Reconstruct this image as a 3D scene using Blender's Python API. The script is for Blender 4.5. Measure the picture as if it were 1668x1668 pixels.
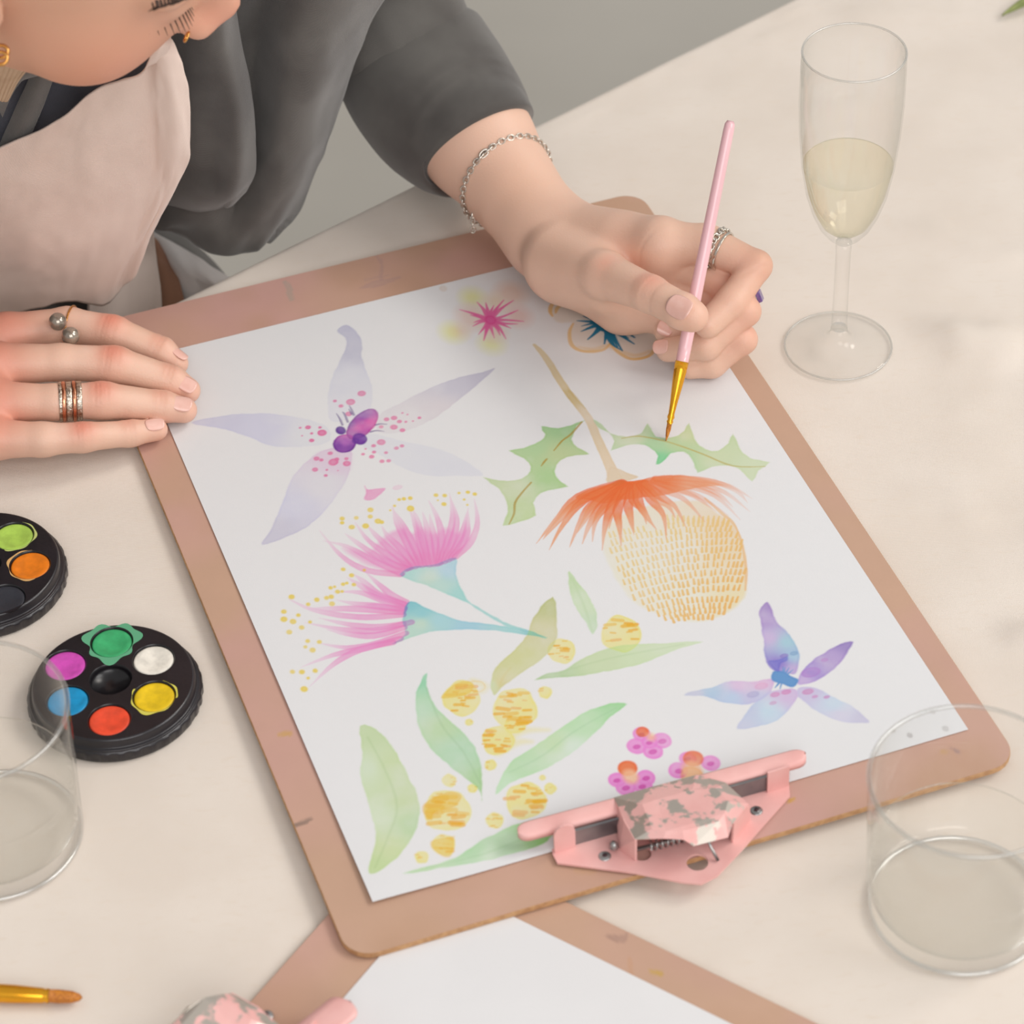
import bpy, math, random
import numpy as np
from mathutils import Vector, Matrix
random.seed(7); rng = np.random.default_rng(7)
scn = bpy.context.scene
for o in list(bpy.data.objects): bpy.data.objects.remove(o)
COL = scn.collection
V3 = lambda *a: np.array(a, float)
def unit(v): v = np.asarray(v, float); return v/np.linalg.norm(v)

# ------------------------------------------------------------------ camera
FPX, PITCH, ROLL, DIST = 4934.59, .74243, -.04019, 1.57098      # solved from the sheet corners and the flute
CFW = V3(0, math.cos(PITCH), -math.sin(PITCH)); _u = np.cross(V3(1,0,0), CFW)
CR = math.cos(ROLL)*V3(1,0,0)+math.sin(ROLL)*_u; CU = -math.sin(ROLL)*V3(1,0,0)+math.cos(ROLL)*_u
CC = -CFW*DIST
cam = bpy.data.cameras.new('camera'); camo = bpy.data.objects.new('camera', cam); COL.objects.link(camo)
cam.sensor_width = 36; cam.lens = 36*FPX/1668; cam.clip_start = .05; cam.clip_end = 50
m = Matrix.Identity(4)
for i in range(3): m[i][0] = CR[i]; m[i][1] = CU[i]; m[i][2] = -CFW[i]; m[i][3] = CC[i]
camo.matrix_world = m; scn.camera = camo; scn.cycles.transparent_max_bounces = 32      # many glass walls in a row
cam.dof.use_dof = True; cam.dof.focus_distance = 1.56; cam.dof.aperture_fstop = 11
def ray(px, py): return CFW + CR*(px-834)/FPX + CU*(834-py)/FPX
def at(px, py, z): d = ray(px, py); return CC + d*(z-CC[2])/d[2]     # photo reading -> point at height z

# ------------------------------------------------------------------ light
w = bpy.data.worlds.new('world'); scn.world = w; w.use_nodes = True
bg = w.node_tree.nodes['Background']; bg.inputs[0].default_value = (1, .985, .965, 1); bg.inputs[1].default_value = .56
def lamp(name, kind, loc, aim, energy, color=(1,1,1), **kw):
    l = bpy.data.lights.new(name, kind); l.energy = energy; l.color = color
    for k, v in kw.items(): setattr(l, k, v)
    o = bpy.data.objects.new(name, l); COL.objects.link(o); o.location = loc
    o.rotation_euler = (Vector(aim)-Vector(loc)).to_track_quat('-Z', 'Y').to_euler(); return o
lamp('sunlight', 'SUN', (2.2, .8, 2.2), (0, 0, 0), .85, (1, .95, .88), angle=.30)
lamp('side_fill_light', 'AREA', (2.5, -.7, 2.2), (0, 0, 0), 40, (1, .98, .96), shape='RECTANGLE', size=1.3, size_y=1.7)  # added area lamp out of view: glass highlights and fill from the right
lamp('front_fill_light', 'AREA', (1.1, -4.6, 3.5), (-.1, .1, .1), 135, (1, .98, .97), shape='RECTANGLE', size=3.8, size_y=3.0)  # added fill lamp out of view, lifts the shaded apron, hand and cloth
vs = scn.view_settings; vs.view_transform = 'Standard'; vs.look = 'None'; vs.gamma = 1; vs.use_curve_mapping = False
vs.exposure = -.10

# ------------------------------------------------------------------ helpers
def lin(c):
    c = np.asarray(c, float)/255.
    return np.where(c <= .04045, c/12.92, ((c+.055)/1.055)**2.4)
def rgba(c): return (*[float(x) for x in lin(c)], 1)
def nd(t, typ, **kw):
    n = t.nodes.new(typ)
    for k, v in kw.items():
        if hasattr(n, k): setattr(n, k, v)
        else: n.inputs[k.replace('_', ' ')].default_value = v
    return n
def mat(name, c, rough=.6, metal=0, c2=None, nscale=20, bump=0, bscale=200, **kw):
    M = bpy.data.materials.new(name); M.use_nodes = True; t = M.node_tree; b = t.nodes['Principled BSDF']
    b.inputs['Roughness'].default_value = rough; b.inputs['Metallic'].default_value = metal
    tc = nd(t, 'ShaderNodeTexCoord'); n = nd(t, 'ShaderNodeTexNoise', Scale=nscale, Detail=4)
    t.links.new(tc.outputs['Object'], n.inputs['Vector'])
    mx = nd(t, 'ShaderNodeMixRGB'); mx.inputs[1].default_value = rgba(c); mx.inputs[2].default_value = rgba(c2 if c2 else [x*.97 for x in c])
    r = nd(t, 'ShaderNodeMapRange'); r.inputs[1].default_value = .38; r.inputs[2].default_value = .62
    t.links.new(n.outputs['Fac'], r.inputs[0]); t.links.new(r.outputs[0], mx.inputs[0]); t.links.new(mx.outputs[0], b.inputs['Base Color'])
    if bump:
        n2 = nd(t, 'ShaderNodeTexNoise', Scale=bscale, Detail=3); t.links.new(tc.outputs['Object'], n2.inputs['Vector'])
        bp = nd(t, 'ShaderNodeBump', Strength=bump, Distance=.0006); t.links.new(n2.outputs['Fac'], bp.inputs['Height']); t.links.new(bp.outputs[0], b.inputs['Normal'])
    for k, v in kw.items(): b.inputs[k.replace('_', ' ')].default_value = v
    return M
def cloth_mat(name, c, c2, weave=1400, wb=.35, sheen=.1, nscale=30, fleck=None):
    M = mat(name, c, .9, 0, c2, nscale); t = M.node_tree; b = t.nodes['Principled BSDF']
    tc = nd(t, 'ShaderNodeTexCoord'); hs = []
    for ax in ('X', 'Y'):
        wv = nd(t, 'ShaderNodeTexWave', wave_type='BANDS', bands_direction=ax, Scale=weave/6.28/5, Distortion=1.2, Detail=2)
        wv.inputs['Detail Scale'].default_value = 2.0
        t.links.new(tc.outputs['Object'], wv.inputs['Vector']); hs.append(wv)
    a = nd(t, 'ShaderNodeMath', operation='ADD'); t.links.new(hs[0].outputs['Fac'], a.inputs[0]); t.links.new(hs[1].outputs['Fac'], a.inputs[1])
    bp = nd(t, 'ShaderNodeBump', Strength=wb, Distance=.0004); t.links.new(a.outputs[0], bp.inputs['Height']); t.links.new(bp.outputs[0], b.inputs['Normal'])
    if fleck:
        mp = nd(t, 'ShaderNodeMapping'); mp.inputs['Scale'].default_value = (110, 300, 110); t.links.new(tc.outputs['Object'], mp.inputs['Vector'])
        n = nd(t, 'ShaderNodeTexNoise', Scale=1.0, Detail=3); t.links.new(mp.outputs[0], n.inputs['Vector'])
        r = nd(t, 'ShaderNodeMapRange'); r.inputs[1].default_value = .56; r.inputs[2].default_value = .75; r.inputs[4].default_value = .55
        t.links.new(n.outputs['Fac'], r.inputs[0]); mx = nd(t, 'ShaderNodeMixRGB'); mx.inputs[2].default_value = rgba(fleck)
        old = b.inputs['Base Color'].links[0].from_socket; t.links.new(old, mx.inputs[1]); t.links.new(r.outputs[0], mx.inputs[0]); t.links.new(mx.outputs[0], b.inputs['Base Color'])
    b.inputs['Sheen Weight'].default_value = sheen
    return M
def attr_mat(name, rough=.6, bump=0, bscale=300, sss=0, **kw):
    M = bpy.data.materials.new(name); M.use_nodes = True; t = M.node_tree; b = t.nodes['Principled BSDF']
    a = nd(t, 'ShaderNodeVertexColor'); a.layer_name = 'pigment'; b.inputs['Roughness'].default_value = rough
    t.links.new(a.outputs['Color'], b.inputs['Base Color'])
    if bump:
        tc = nd(t, 'ShaderNodeTexCoord'); n2 = nd(t, 'ShaderNodeTexNoise', Scale=bscale, Detail=4); t.links.new(tc.outputs['Object'], n2.inputs['Vector'])
        bp = nd(t, 'ShaderNodeBump', Strength=bump, Distance=.0005); t.links.new(n2.outputs['Fac'], bp.inputs['Height']); t.links.new(bp.outputs[0], b.inputs['Normal'])
    if sss:
        b.inputs['Subsurface Weight'].default_value = sss; b.inputs['Subsurface Scale'].default_value = .004; b.inputs['Subsurface Radius'].default_value = (1, .35, .2)
    return M
def link(name, me, parent=None, M=None, smooth=True):
    o = bpy.data.objects.new(name, me); COL.objects.link(o)
    if M is not None:
        if not len(me.materials): me.materials.append(M)
    if smooth and len(me.polygons): me.polygons.foreach_set('use_smooth', np.ones(len(me.polygons), bool))
    if parent is not None: o.parent = parent
    return o
def mesh(name, v, f, M=None, parent=None, smooth=True):
    me = bpy.data.meshes.new(name); v = np.asarray(v, float)
    if isinstance(f, np.ndarray):
        k = f.shape[1]; me.vertices.add(len(v)); me.vertices.foreach_set('co', v.astype(np.float32).ravel())
        me.loops.add(f.size); me.loops.foreach_set('vertex_index', f.astype(np.int32).ravel())
        me.polygons.add(len(f)); me.polygons.foreach_set('loop_start', np.arange(0, f.size, k, dtype=np.int32)); me.update(calc_edges=True)
    else: me.from_pydata([tuple(map(float, p)) for p in v], [], [tuple(map(int, q)) for q in f]); me.update()
    return link(name, me, parent, M, smooth)
def solid(o, t, off=-1):
    md = o.modifiers.new('thickness', 'SOLIDIFY'); md.thickness = t; md.offset = off; return o
def bevel(o, wd, seg=2):
    md = o.modifiers.new('bevel', 'BEVEL'); md.width = wd; md.segments = seg; md.limit_method = 'ANGLE'; return o
def tag(o, label=None, cat=None, group=None, kind=None):
    for k, v in (('label', label), ('category', cat), ('group', group), ('kind', kind)):
        if v: o[k] = v
    return o
def thing(name, label, cat, M=None, group=None):
    o = bpy.data.objects.new(name, None); COL.objects.link(o); o.empty_display_size = .02
    if M is not None: o.matrix_world = M
    return tag(o, label, cat, group)
def gridfaces(nu, nv, wrapv=False):
    i, j = np.meshgrid(np.arange(nu-1), np.arange(nv if wrapv else nv-1), indexing='ij'); i = i.ravel(); j = j.ravel(); j2 = (j+1) % nv
    return np.stack([i*nv+j, i*nv+j2, (i+1)*nv+j2, (i+1)*nv+j], 1)
def crs(P, n, closed=False):                       # Catmull-Rom through rows of P
    P = np.asarray(P, float); k = len(P); out = []
    segs = k if closed else k-1
    for s in range(segs):
        if closed: a, b, c, d = P[(s-1) % k], P[s], P[(s+1) % k], P[(s+2) % k]
        else: a, b, c, d = P[max(s-1, 0)], P[s], P[s+1], P[min(s+2, k-1)]
        for t in np.arange(n)/n:
            out.append(.5*(2*b+(c-a)*t+(2*a-5*b+4*c-d)*t*t+(3*b-a-3*c+d)*t**3))
    if not closed: out.append(P[-1])
    return np.array(out)
def frames(P):
    T = np.gradient(P, axis=0); T /= np.linalg.norm(T, axis=1)[:, None]+1e-12
    n = np.cross(T[0], (0, 0, 1)); n = unit(n) if np.linalg.norm(n) > 1e-3 else V3(1, 0, 0); N = []
    for t in T: n = n-t*(n@t); n = n/np.linalg.norm(n); N.append(n)
    N = np.array(N); return T, N, np.cross(T, N)
def tubev(P, R, seg=12, cap=True):
    P = np.asarray(P, float); R = np.broadcast_to(np.asarray(R, float), (len(P),)); T, N, B = frames(P)
    a = np.arange(seg)*2*np.pi/seg
    v = (P[:, None]+R[:, None, None]*(np.cos(a)[None, :, None]*N[:, None]+np.sin(a)[None, :, None]*B[:, None])).reshape(-1, 3)
    f = [tuple(q) for q in gridfaces(len(P), seg, True)]
    if cap: f += [tuple(range(seg)), tuple(range(len(v)-1, len(v)-seg-1, -1))]
    return v, f
def tube(name, P, R, M, parent=None, seg=12, cap=True): return mesh(name, *tubev(P, R, seg, cap), M, parent)
def lathe(name, prof, M, parent=None, seg=64, c=(0, 0, 0), mod=None):
    prof = np.asarray(prof, float); a = np.arange(seg)*2*np.pi/seg
    r = prof[:, 0][:, None]*np.ones(seg)[None]
    if mod is not None: r = r*mod(a, prof)
    v = np.stack([r*np.cos(a), r*np.sin(a), prof[:, 1][:, None]*np.ones(seg)], -1).reshape(-1, 3)+np.array(c)
    f = [tuple(q) for q in gridfaces(len(prof), seg, True)]
    o = mesh(name, v, f, M, parent)
    return o
def prism(name, poly, z0, z1, M, parent=None, bev=0, smooth=False):
    n = len(poly); v = [(x, y, z0) for x, y in poly]+[(x, y, z1) for x, y in poly]
    A = sum(poly[i][0]*poly[(i+1) % n][1]-poly[(i+1) % n][0]*poly[i][1] for i in range(n))
    if A < 0: v = [(x, y, z0) for x, y in poly[::-1]]+[(x, y, z1) for x, y in poly[::-1]]
    f = [tuple(range(n))[::-1], tuple(range(n, 2*n))]+[(i, (i+1) % n, n+(i+1) % n, n+i) for i in range(n)]
    o = mesh(name, v, f, M, parent, smooth)
    if bev: bevel(o, bev)
    return o
def box(name, lo, hi, M, parent=None, bev=0):
    return prism(name, [(lo[0], lo[1]), (hi[0], lo[1]), (hi[0], hi[1]), (lo[0], hi[1])], lo[2], hi[2], M, parent, bev)
def rrect(x0, y0, x1, y1, r, n=6):
    out = []
    for cx, cy, a0 in ((x1-r, y1-r, 0), (x0+r, y1-r, 90), (x0+r, y0+r, 180), (x1-r, y0+r, 270)):
        out += [(cx+r*math.cos(math.radians(a0+90*k/n)), cy+r*math.sin(math.radians(a0+90*k/n))) for k in range(n+1)]
    return out
def noise2(nx, ny, cell, seed, octs=4):
    g = np.random.default_rng(seed); out = np.zeros((ny, nx)); amp = 1; tot = 0
    for o in range(octs):
        c = max(cell/2**o, 1.5); gx = int(nx/c)+3; gy = int(ny/c)+3; G = g.random((gy, gx))
        X = np.arange(nx)/c; Y = np.arange(ny)/c; xi = X.astype(int); yi = Y.astype(int); fx = X-xi; fy = Y-yi
        fx = fx*fx*(3-2*fx); fy = (fy*fy*(3-2*fy))[:, None]
        a = G[yi][:, xi]*(1-fx)+G[yi][:, xi+1]*fx; b = G[yi+1][:, xi]*(1-fx)+G[yi+1][:, xi+1]*fx
        out += amp*(a*(1-fy)+b*fy); tot += amp; amp *= .5
    return out/tot

# ------------------------------------------------------------------ implicit surfaces for the body
def smin(a, b, k):
    h = np.clip(.5+.5*(b-a)/k, 0, 1); return b+(a-b)*h-k*h*(1-h)
def cap(P, a, b, ra, rb):
    a = np.asarray(a, np.float32); ab = np.asarray(b, np.float32)-a; t = np.clip((P-a)@ab/(ab@ab), 0, 1)
    return np.linalg.norm(P-a-t[:, None]*ab, axis=1)-(ra+t*(rb-ra))
def ell(P, c, Rm, r):
    q = (P-np.asarray(c, np.float32))@np.asarray(Rm, np.float32)/1.0; r = np.asarray(r, np.float32)
    k0 = np.linalg.norm(q/r, axis=1); k1 = np.linalg.norm(q/(r*r), axis=1)+1e-9; return k0*(k0-1)/k1
def chain(P, pts, k=.003):
    d = None
    for (a, ra), (b, rb) in zip(pts[:-1], pts[1:]):
        c = cap(P, a, b, ra, rb); d = c if d is None else smin(d, c, k)
    return d
def surfnet(fn, lo, hi, h):
    lo = np.array(lo); B = 8; nb = np.ceil((np.array(hi)-lo)/(h*B)).astype(int); n = nb*B
    ax = [lo[i]+(np.arange(nb[i])+.5)*B*h for i in range(3)]
    C = np.stack(np.meshgrid(*ax, indexing='ij'), -1).reshape(-1, 3).astype(np.float32)
    D = fn(C).reshape(nb); near = np.abs(D) < B*h*1.6
    F = np.repeat(np.repeat(np.repeat(D, B, 0), B, 1), B, 2).astype(np.float32)
    ids = np.argwhere(near); off = np.stack(np.meshgrid(*[np.arange(B)]*3, indexing='ij'), -1).reshape(-1, 3)
    for s in range(0, len(ids), 1500):
        I = (ids[s:s+1500, None]*B+off[None]).reshape(-1, 3); P = (lo+(I+.5)*h).astype(np.float32)
        F[I[:, 0], I[:, 1], I[:, 2]] = fn(P)
    S = F < 0; nx, ny, nz = F.shape
    c = np.zeros((nx-1, ny-1, nz-1), int); 
    for dx in (0, 1):
        for dy in (0, 1):
            for dz in (0, 1): c += S[dx:nx-1+dx, dy:ny-1+dy, dz:nz-1+dz]
    cells = np.argwhere((c > 0) & (c < 8)); idx = -np.ones(c.shape, int); idx[tuple(cells.T)] = np.arange(len(cells))
    acc = np.zeros((len(cells), 3)); cnt = np.zeros(len(cells))
    cor = [(a, b, d) for a in (0, 1) for b in (0, 1) for d in (0, 1)]
    for a in cor:
        for k in range(3):
            if a[k]: continue
            b = list(a); b[k] = 1
            fa = F[cells[:, 0]+a[0], cells[:, 1]+a[1], cells[:, 2]+a[2]]; fb = F[cells[:, 0]+b[0], cells[:, 1]+b[1], cells[:, 2]+b[2]]
            mk = (fa < 0) != (fb < 0); t = np.where(mk, fa/(fa-fb+1e-20), 0); p = np.array(a, float)[None]+t[:, None]*(np.array(b)-np.array(a))
            acc[mk] += p[mk]; cnt[mk] += 1
    V = lo+(cells+acc/cnt[:, None]+.5)*h; faces = []
    for k in range(3):
        u, v = [(1, 2), (2, 0), (0, 1)][k]
        s0 = [slice(0, -1) if i == k else slice(1, -1) for i in range(3)]; s1 = list(s0); s1[k] = slice(1, None)
        A = S[tuple(s0)]; Bq = S[tuple(s1)]; E = np.argwhere(A != Bq)
        if not len(E): continue
        flip = A[tuple(E.T)]; E = E+np.array([0 if i == k else 1 for i in range(3)])
        du = np.eye(3, dtype=int)[u]; dv = np.eye(3, dtype=int)[v]
        q = [idx[tuple((E-x).T)] for x in (du+dv, dv, 0*du, du)]
        Q = np.stack(q, 1); Q[~flip] = Q[~flip][:, ::-1]; faces.append(Q)
    return V, np.concatenate(faces)
def relax(V, Fq, it=2, lam=.5):
    e = np.concatenate([Fq[:, [0, 1]], Fq[:, [1, 2]], Fq[:, [2, 3]], Fq[:, [3, 0]]]); e = np.concatenate([e, e[:, ::-1]])
    n = np.bincount(e[:, 0], minlength=len(V))[:, None]
    for _ in range(it):
        s = np.stack([np.bincount(e[:, 0], V[e[:, 1], k], len(V)) for k in range(3)], 1); V = V+lam*(s/n-V)
    return V
def setcol(me, C):
    a = me.color_attributes.new('pigment', 'FLOAT_COLOR', 'POINT'); A = np.ones((len(C), 4), np.float32); A[:, :3] = C; a.data.foreach_set('color', A.ravel())

# ------------------------------------------------------------------ setting: floor, table, cloth
EA = at(690, 300, 0); EB = at(1300, 0, 0); E1 = unit(EB-EA); E2 = V3(E1[1], -E1[0], 0)     # E2 points into the table
TF = lambda u, v, z=0: EA+E1*u+E2*v+V3(0, 0, z)
FL = -.74
m_floor = mat('polished_concrete', (182, 177, 168), .45, 0, (170, 165, 156), 1.6, .1, 30)
tag(box('floor', (-4, -3, FL-.05), (4, 5, FL), m_floor), kind='structure')
m_cloth = cloth_mat('canvas', (229, 218, 207), (224, 212, 200), 16000, .30, .05, 14, fleck=(224, 210, 195))
m_wood = mat('table_wood', (150, 110, 75), .5, 0, (120, 85, 55), 12)
tb = thing('table', 'long table hidden under the cream canvas cloth', 'table')
tM = Matrix(((E1[0], E2[0], 0, EA[0]), (E1[1], E2[1], 0, EA[1]), (0, 0, 1, 0), (0, 0, 0, 1)))
# E1,E2 is left handed with +z, so mirror v in the local frame
tM = Matrix(((E1[0], -E2[0], 0, EA[0]), (E1[1], -E2[1], 0, EA[1]), (0, 0, 1, FL), (0, 0, 0, 1))); tb.matrix_world = tM
box('tabletop', (-.74, -.84, .70), (1.14, -.012, .734), m_wood, tb, .003)
for lx in (-.68, 1.08):
    for ly in (-.78, -.07): box('leg', (lx-.025, ly-.025, 0), (lx+.025, ly+.025, .70), m_wood, tb, .003)
def build_cloth():
    U0, U1, VD = -.75, 1.15, .85; R = .006; h = .005; ov = .12
    us = np.concatenate([np.linspace(U0-ov, U0, 40)[:-1], np.arange(U0, U1, h), np.linspace(U1, U1+ov, 40)])
    vs_ = np.concatenate([np.linspace(-ov, -.03, 30)[:-1], np.linspace(-.03, .02, 26)[:-1], np.arange(.02, VD, h), np.linspace(VD, VD+ov, 40)])
    def fold(s, a, b):
        o = np.where(s < a, a-s, np.where(s > b, s-b, 0)); th = np.clip(o/R, 0, np.pi/2)
        flat = np.clip(s, a, b); out = R*np.sin(th); dz = -R*(1-np.cos(th))-np.maximum(o-R*np.pi/2, 0)
        return flat+np.where(s < a, -out, np.where(s > b, out, 0)), dz, o
    fu, zu, ou = fold(us, U0, U1); fv, zv, ov_ = fold(vs_, 0, VD)
    U, Vv = np.meshgrid(fu, fv, indexing='ij'); Z = zu[:, None]+zv[None]
    X = EA[0]+E1[0]*U+E2[0]*Vv; Y = EA[1]+E1[1]*U+E2[1]*Vv
    n1 = noise2(len(vs_), len(us), 34, 3, 3)-.5; n2 = noise2(len(vs_), len(us), 12, 5, 3)-.5
    ph = 1.0*(X*.45+Y*.9)*62+9*n1
    rid = np.maximum(0, np.sin(ph))**3*np.clip(n2*3+.4, 0, 1)
    k = 1/(1+np.exp(-(X-.235+.10*(Y+.1))/.012))                     # right of the clipboard
    k *= 1-np.exp(-(((X-.183)**2+(Y-.121)**2)/.052**2)**3)           # flat under the flute
    k *= 1-np.exp(-(((X-.20)**2+(Y+.30)**2)/.075**2)**3)
    k *= 1/(1+np.exp((Y-.17+0*X)/.03))*.85+.15
    far = 1/(1+np.exp(-(Y-.33)/.03))
    H = k*(.0085*rid+.0034*(n2+.35))+far*.0030*(n2+.3)
    top = (ou[:, None] == 0) & (ov_[None] == 0)
    Z = Z+np.where(top, H, 0)
    hang = np.clip(ov_/.2, 0, 1)[None]*.012*np.sin(us[:, None]*38+3*n1)
    X = X-E2[0]*hang*np.sign(.4-vs_)[None]; Y = Y-E2[1]*hang*np.sign(.4-vs_)[None]
    o = mesh('tablecloth', np.stack([X, Y, Z-.0004], -1).reshape(-1, 3), gridfaces(len(us), len(vs_))[:, ::-1].copy(), m_cloth)
    tag(o, 'cream canvas cloth draped over the table under everything', 'tablecloth')
build_cloth()

# ------------------------------------------------------------------ board frames
YAW, BX, BY, BZ = .31809, .00547, -.0211, .0059
def frame(e, g, o):
    e = unit(e); g = unit(g-e*(g@e)); n = np.cross(e, g)
    return Matrix(((e[0], g[0], n[0], o[0]), (e[1], g[1], n[1], o[1]), (e[2], g[2], n[2], o[2]), (0, 0, 0, 1)))
B1 = frame(V3(math.cos(YAW), math.sin(YAW), 0), V3(-math.sin(YAW), math.cos(YAW), -.0079), V3(BX, BY, BZ))
def onto(Mx, px, py, h):                            # photo reading -> local xy on the plane z=h of frame Mx
    A = np.array(Mx); n = A[:3, 2]; o = A[:3, 3]+n*h; d = ray(px, py); p = CC+d*((o-CC)@n)/(d@n)-A[:3, 3]
    return float(p@A[:3, 0]), float(p@A[:3, 1])
BL, BR, BB, BT = -.168, .1625, -.237, .2505
z2 = .0037
_a, _b = at(932, 1473, z2), at(1334, 1668, z2); gy = unit(_b-_a); gx = V3(gy[1], -gy[0], 0)
_c, _d = at(548, 1512, z2), at(440, 1668, z2); _s = np.linalg.solve(np.array([(_d-_c)[:2], -(_b-_a)[:2]]).T, (_a-_c)[:2]); cor = _c+_s[0]*(_d-_c)
B2 = frame(gx, gy, V3(0, 0, z2)+np.array([*(cor-gx*BL-gy*BB)[:2], 0]))

# ------------------------------------------------------------------ watercolour rasteriser on a vertex grid
PAPER = np.array([229, 227, 228.])
def P4(s):                                           # "x,y x,y ..." -> array
    return np.array([[float(q) for q in t.split(',')] for t in s.split()])
class Canvas:
    def __init__(s, x0, y0, x1, y1, cell, frame_, h, base, seed):
        s.xs = np.arange(x0, x1+cell*.5, cell); s.xs = np.linspace(x0, x1, len(s.xs)); s.ys = np.linspace(y0, y1, int((y1-y0)/cell)+1)
        s.cell = cell; s.F = frame_; s.h = h; s.C = np.ones((len(s.ys), len(s.xs), 3))*base
        s.n = noise2(len(s.xs), len(s.ys), .018/cell, seed, 5); s.n2 = noise2(len(s.xs), len(s.ys), .005/cell, seed+1, 3)
        s.ox, s.oy, s.sc = 0, 0, 1; s.base = .695
    def view(s, ox, oy, sc): s.ox, s.oy, s.sc = ox, oy, sc
    def tl(s, P):
        return np.array([onto(s.F, s.ox+x/s.sc, s.oy+y/s.sc, s.h) for x, y in np.asarray(P, float)[:, :2]])
    def mm(s, r): return r/s.sc/3150.
    def win(s, Q, m):
        i0 = max(np.searchsorted(s.xs, Q[:, 0].min()-m), 0); i1 = min(np.searchsorted(s.xs, Q[:, 0].max()+m), len(s.xs))
        j0 = max(np.searchsorted(s.ys, Q[:, 1].min()-m), 0); j1 = min(np.searchsorted(s.ys, Q[:, 1].max()+m), len(s.ys))
        X, Y = np.meshgrid(s.xs[i0:i1], s.ys[j0:j1]); return (slice(j0, j1), slice(i0, i1)), X, Y
    def lay(s, W, X, Y, d, col, a, soft, edge, stops, wet=.35, glaze=True):
        cov = np.clip(.5-d/soft, 0, 1)
        if stops is not None:
            cs = [(np.array(col, float), None)]; num = np.zeros(X.shape+(3,)); den = np.zeros(X.shape)+1e-9
            for (x, y, c) in stops:
                q = s.tl([[x, y]])[0]; wt = 1/(((X-q[0])**2+(Y-q[1])**2)+.0015**2)**1.3
                num += wt[..., None]*np.array(c, float); den += wt
            base = num/den[..., None]
        else: base = np.ones(X.shape+(3,))*np.array(col, float)
        f = lin(base)/lin(PAPER)
        al = a*(1+wet*(s.n[W]-.5)*2+.25*wet*(s.n2[W]-.5)*2)
        al = np.clip(al, 0, 1)*cov; tg = np.clip(f, .005, 1.2)*s.base
        if edge: tg = tg*np.clip(f, .05, 1)**(.55*edge*np.exp(-((d+.0006)/.0006)**2))[..., None]
        if glaze: tg = np.minimum(tg, s.C[W])
        s.C[W] = s.C[W]*(1-al[..., None])+al[..., None]*tg
    def poly(s, P, col, a=1, soft=.0009, edge=.35, stops=None, smooth=4, wob=.0006, **k):
        P = P4(P) if isinstance(P, str) else np.asarray(P, float)
        Q = s.tl(crs(P, smooth, True) if smooth > 1 else P); W, X, Y = s.win(Q, .004)
        if X.size == 0: return
        d = np.full(X.shape, 1e9); ins = np.zeros(X.shape, bool)
        for A, B in zip(Q, np.roll(Q, -1, 0)):
            ab = B-A; L = ab@ab+1e-14; t = np.clip(((X-A[0])*ab[0]+(Y-A[1])*ab[1])/L, 0, 1)
            d = np.minimum(d, (X-A[0]-t*ab[0])**2+(Y-A[1]-t*ab[1])**2)
            cr = ((A[1] > Y) != (B[1] > Y)) & (X < (B[0]-A[0])*(Y-A[1])/(B[1]-A[1]+1e-15)+A[0]); ins ^= cr
        d = np.sqrt(d); d = np.where(ins, -d, d)+wob*(s.n2[W]-.5)*2
        s.lay(W, X, Y, d, col, a, soft, edge, stops, **k)
    def stroke(s, P, r, col, a=1, soft=.0006, edge=.15, stops=None, smooth=4, wob=.0002, **k):
        P = P4(P) if isinstance(P, str) else np.asarray(P, float); r = np.atleast_1d(np.array(r, float))
        rr = np.interp(np.linspace(0, 1, len(P)), np.linspace(0, 1, len(r)), r) if len(r) > 1 else np.full(len(P), r[0])
        if smooth > 1 and len(P) > 2: G = crs(np.column_stack([P, rr]), smooth)
        else: G = np.column_stack([P, rr])
        Q = s.tl(G); R = s.mm(G[:, 2]); W, X, Y = s.win(Q, .003+R.max())
        if X.size == 0: return
        d = np.full(X.shape, 1e9)
        for i in range(len(Q)-1):
            A, B = Q[i], Q[i+1]; ab = B-A; t = np.clip(((X-A[0])*ab[0]+(Y-A[1])*ab[1])/(ab@ab+1e-14), 0, 1)
            d = np.minimum(d, np.hypot(X-A[0]-t*ab[0], Y-A[1]-t*ab[1])-(R[i]+t*(R[i+1]-R[i])))
        s.lay(W, X, Y, d+wob*(s.n2[W]-.5)*2, col, a, soft, edge, stops, **k)
    def dot(s, x, y, r, col, a=1, el=1.0, soft=.0007, edge=.4, **k):
        q = s.tl([[x, y]])[0]; R = s.mm(r); W, X, Y = s.win(np.array([q]), R*2+.003)
        d = np.hypot((X-q[0])/1.12, (Y-q[1])/(1.45*el))-R; s.lay(W, X, Y, d+.0005*(s.n2[W]-.5), col, a, soft, edge, None, **k)
    def build(s, name, M, parent=None, z=lambda X, Y: 0*X):
        X, Y = np.meshgrid(s.xs, s.ys); v = np.stack([X, Y, s.h+z(X, Y)], -1).reshape(-1, 3)
        o = mesh(name, v, gridfaces(len(s.ys), len(s.xs)), M, parent); setcol(o.data, s.C.reshape(-1, 3)); return o

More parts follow.
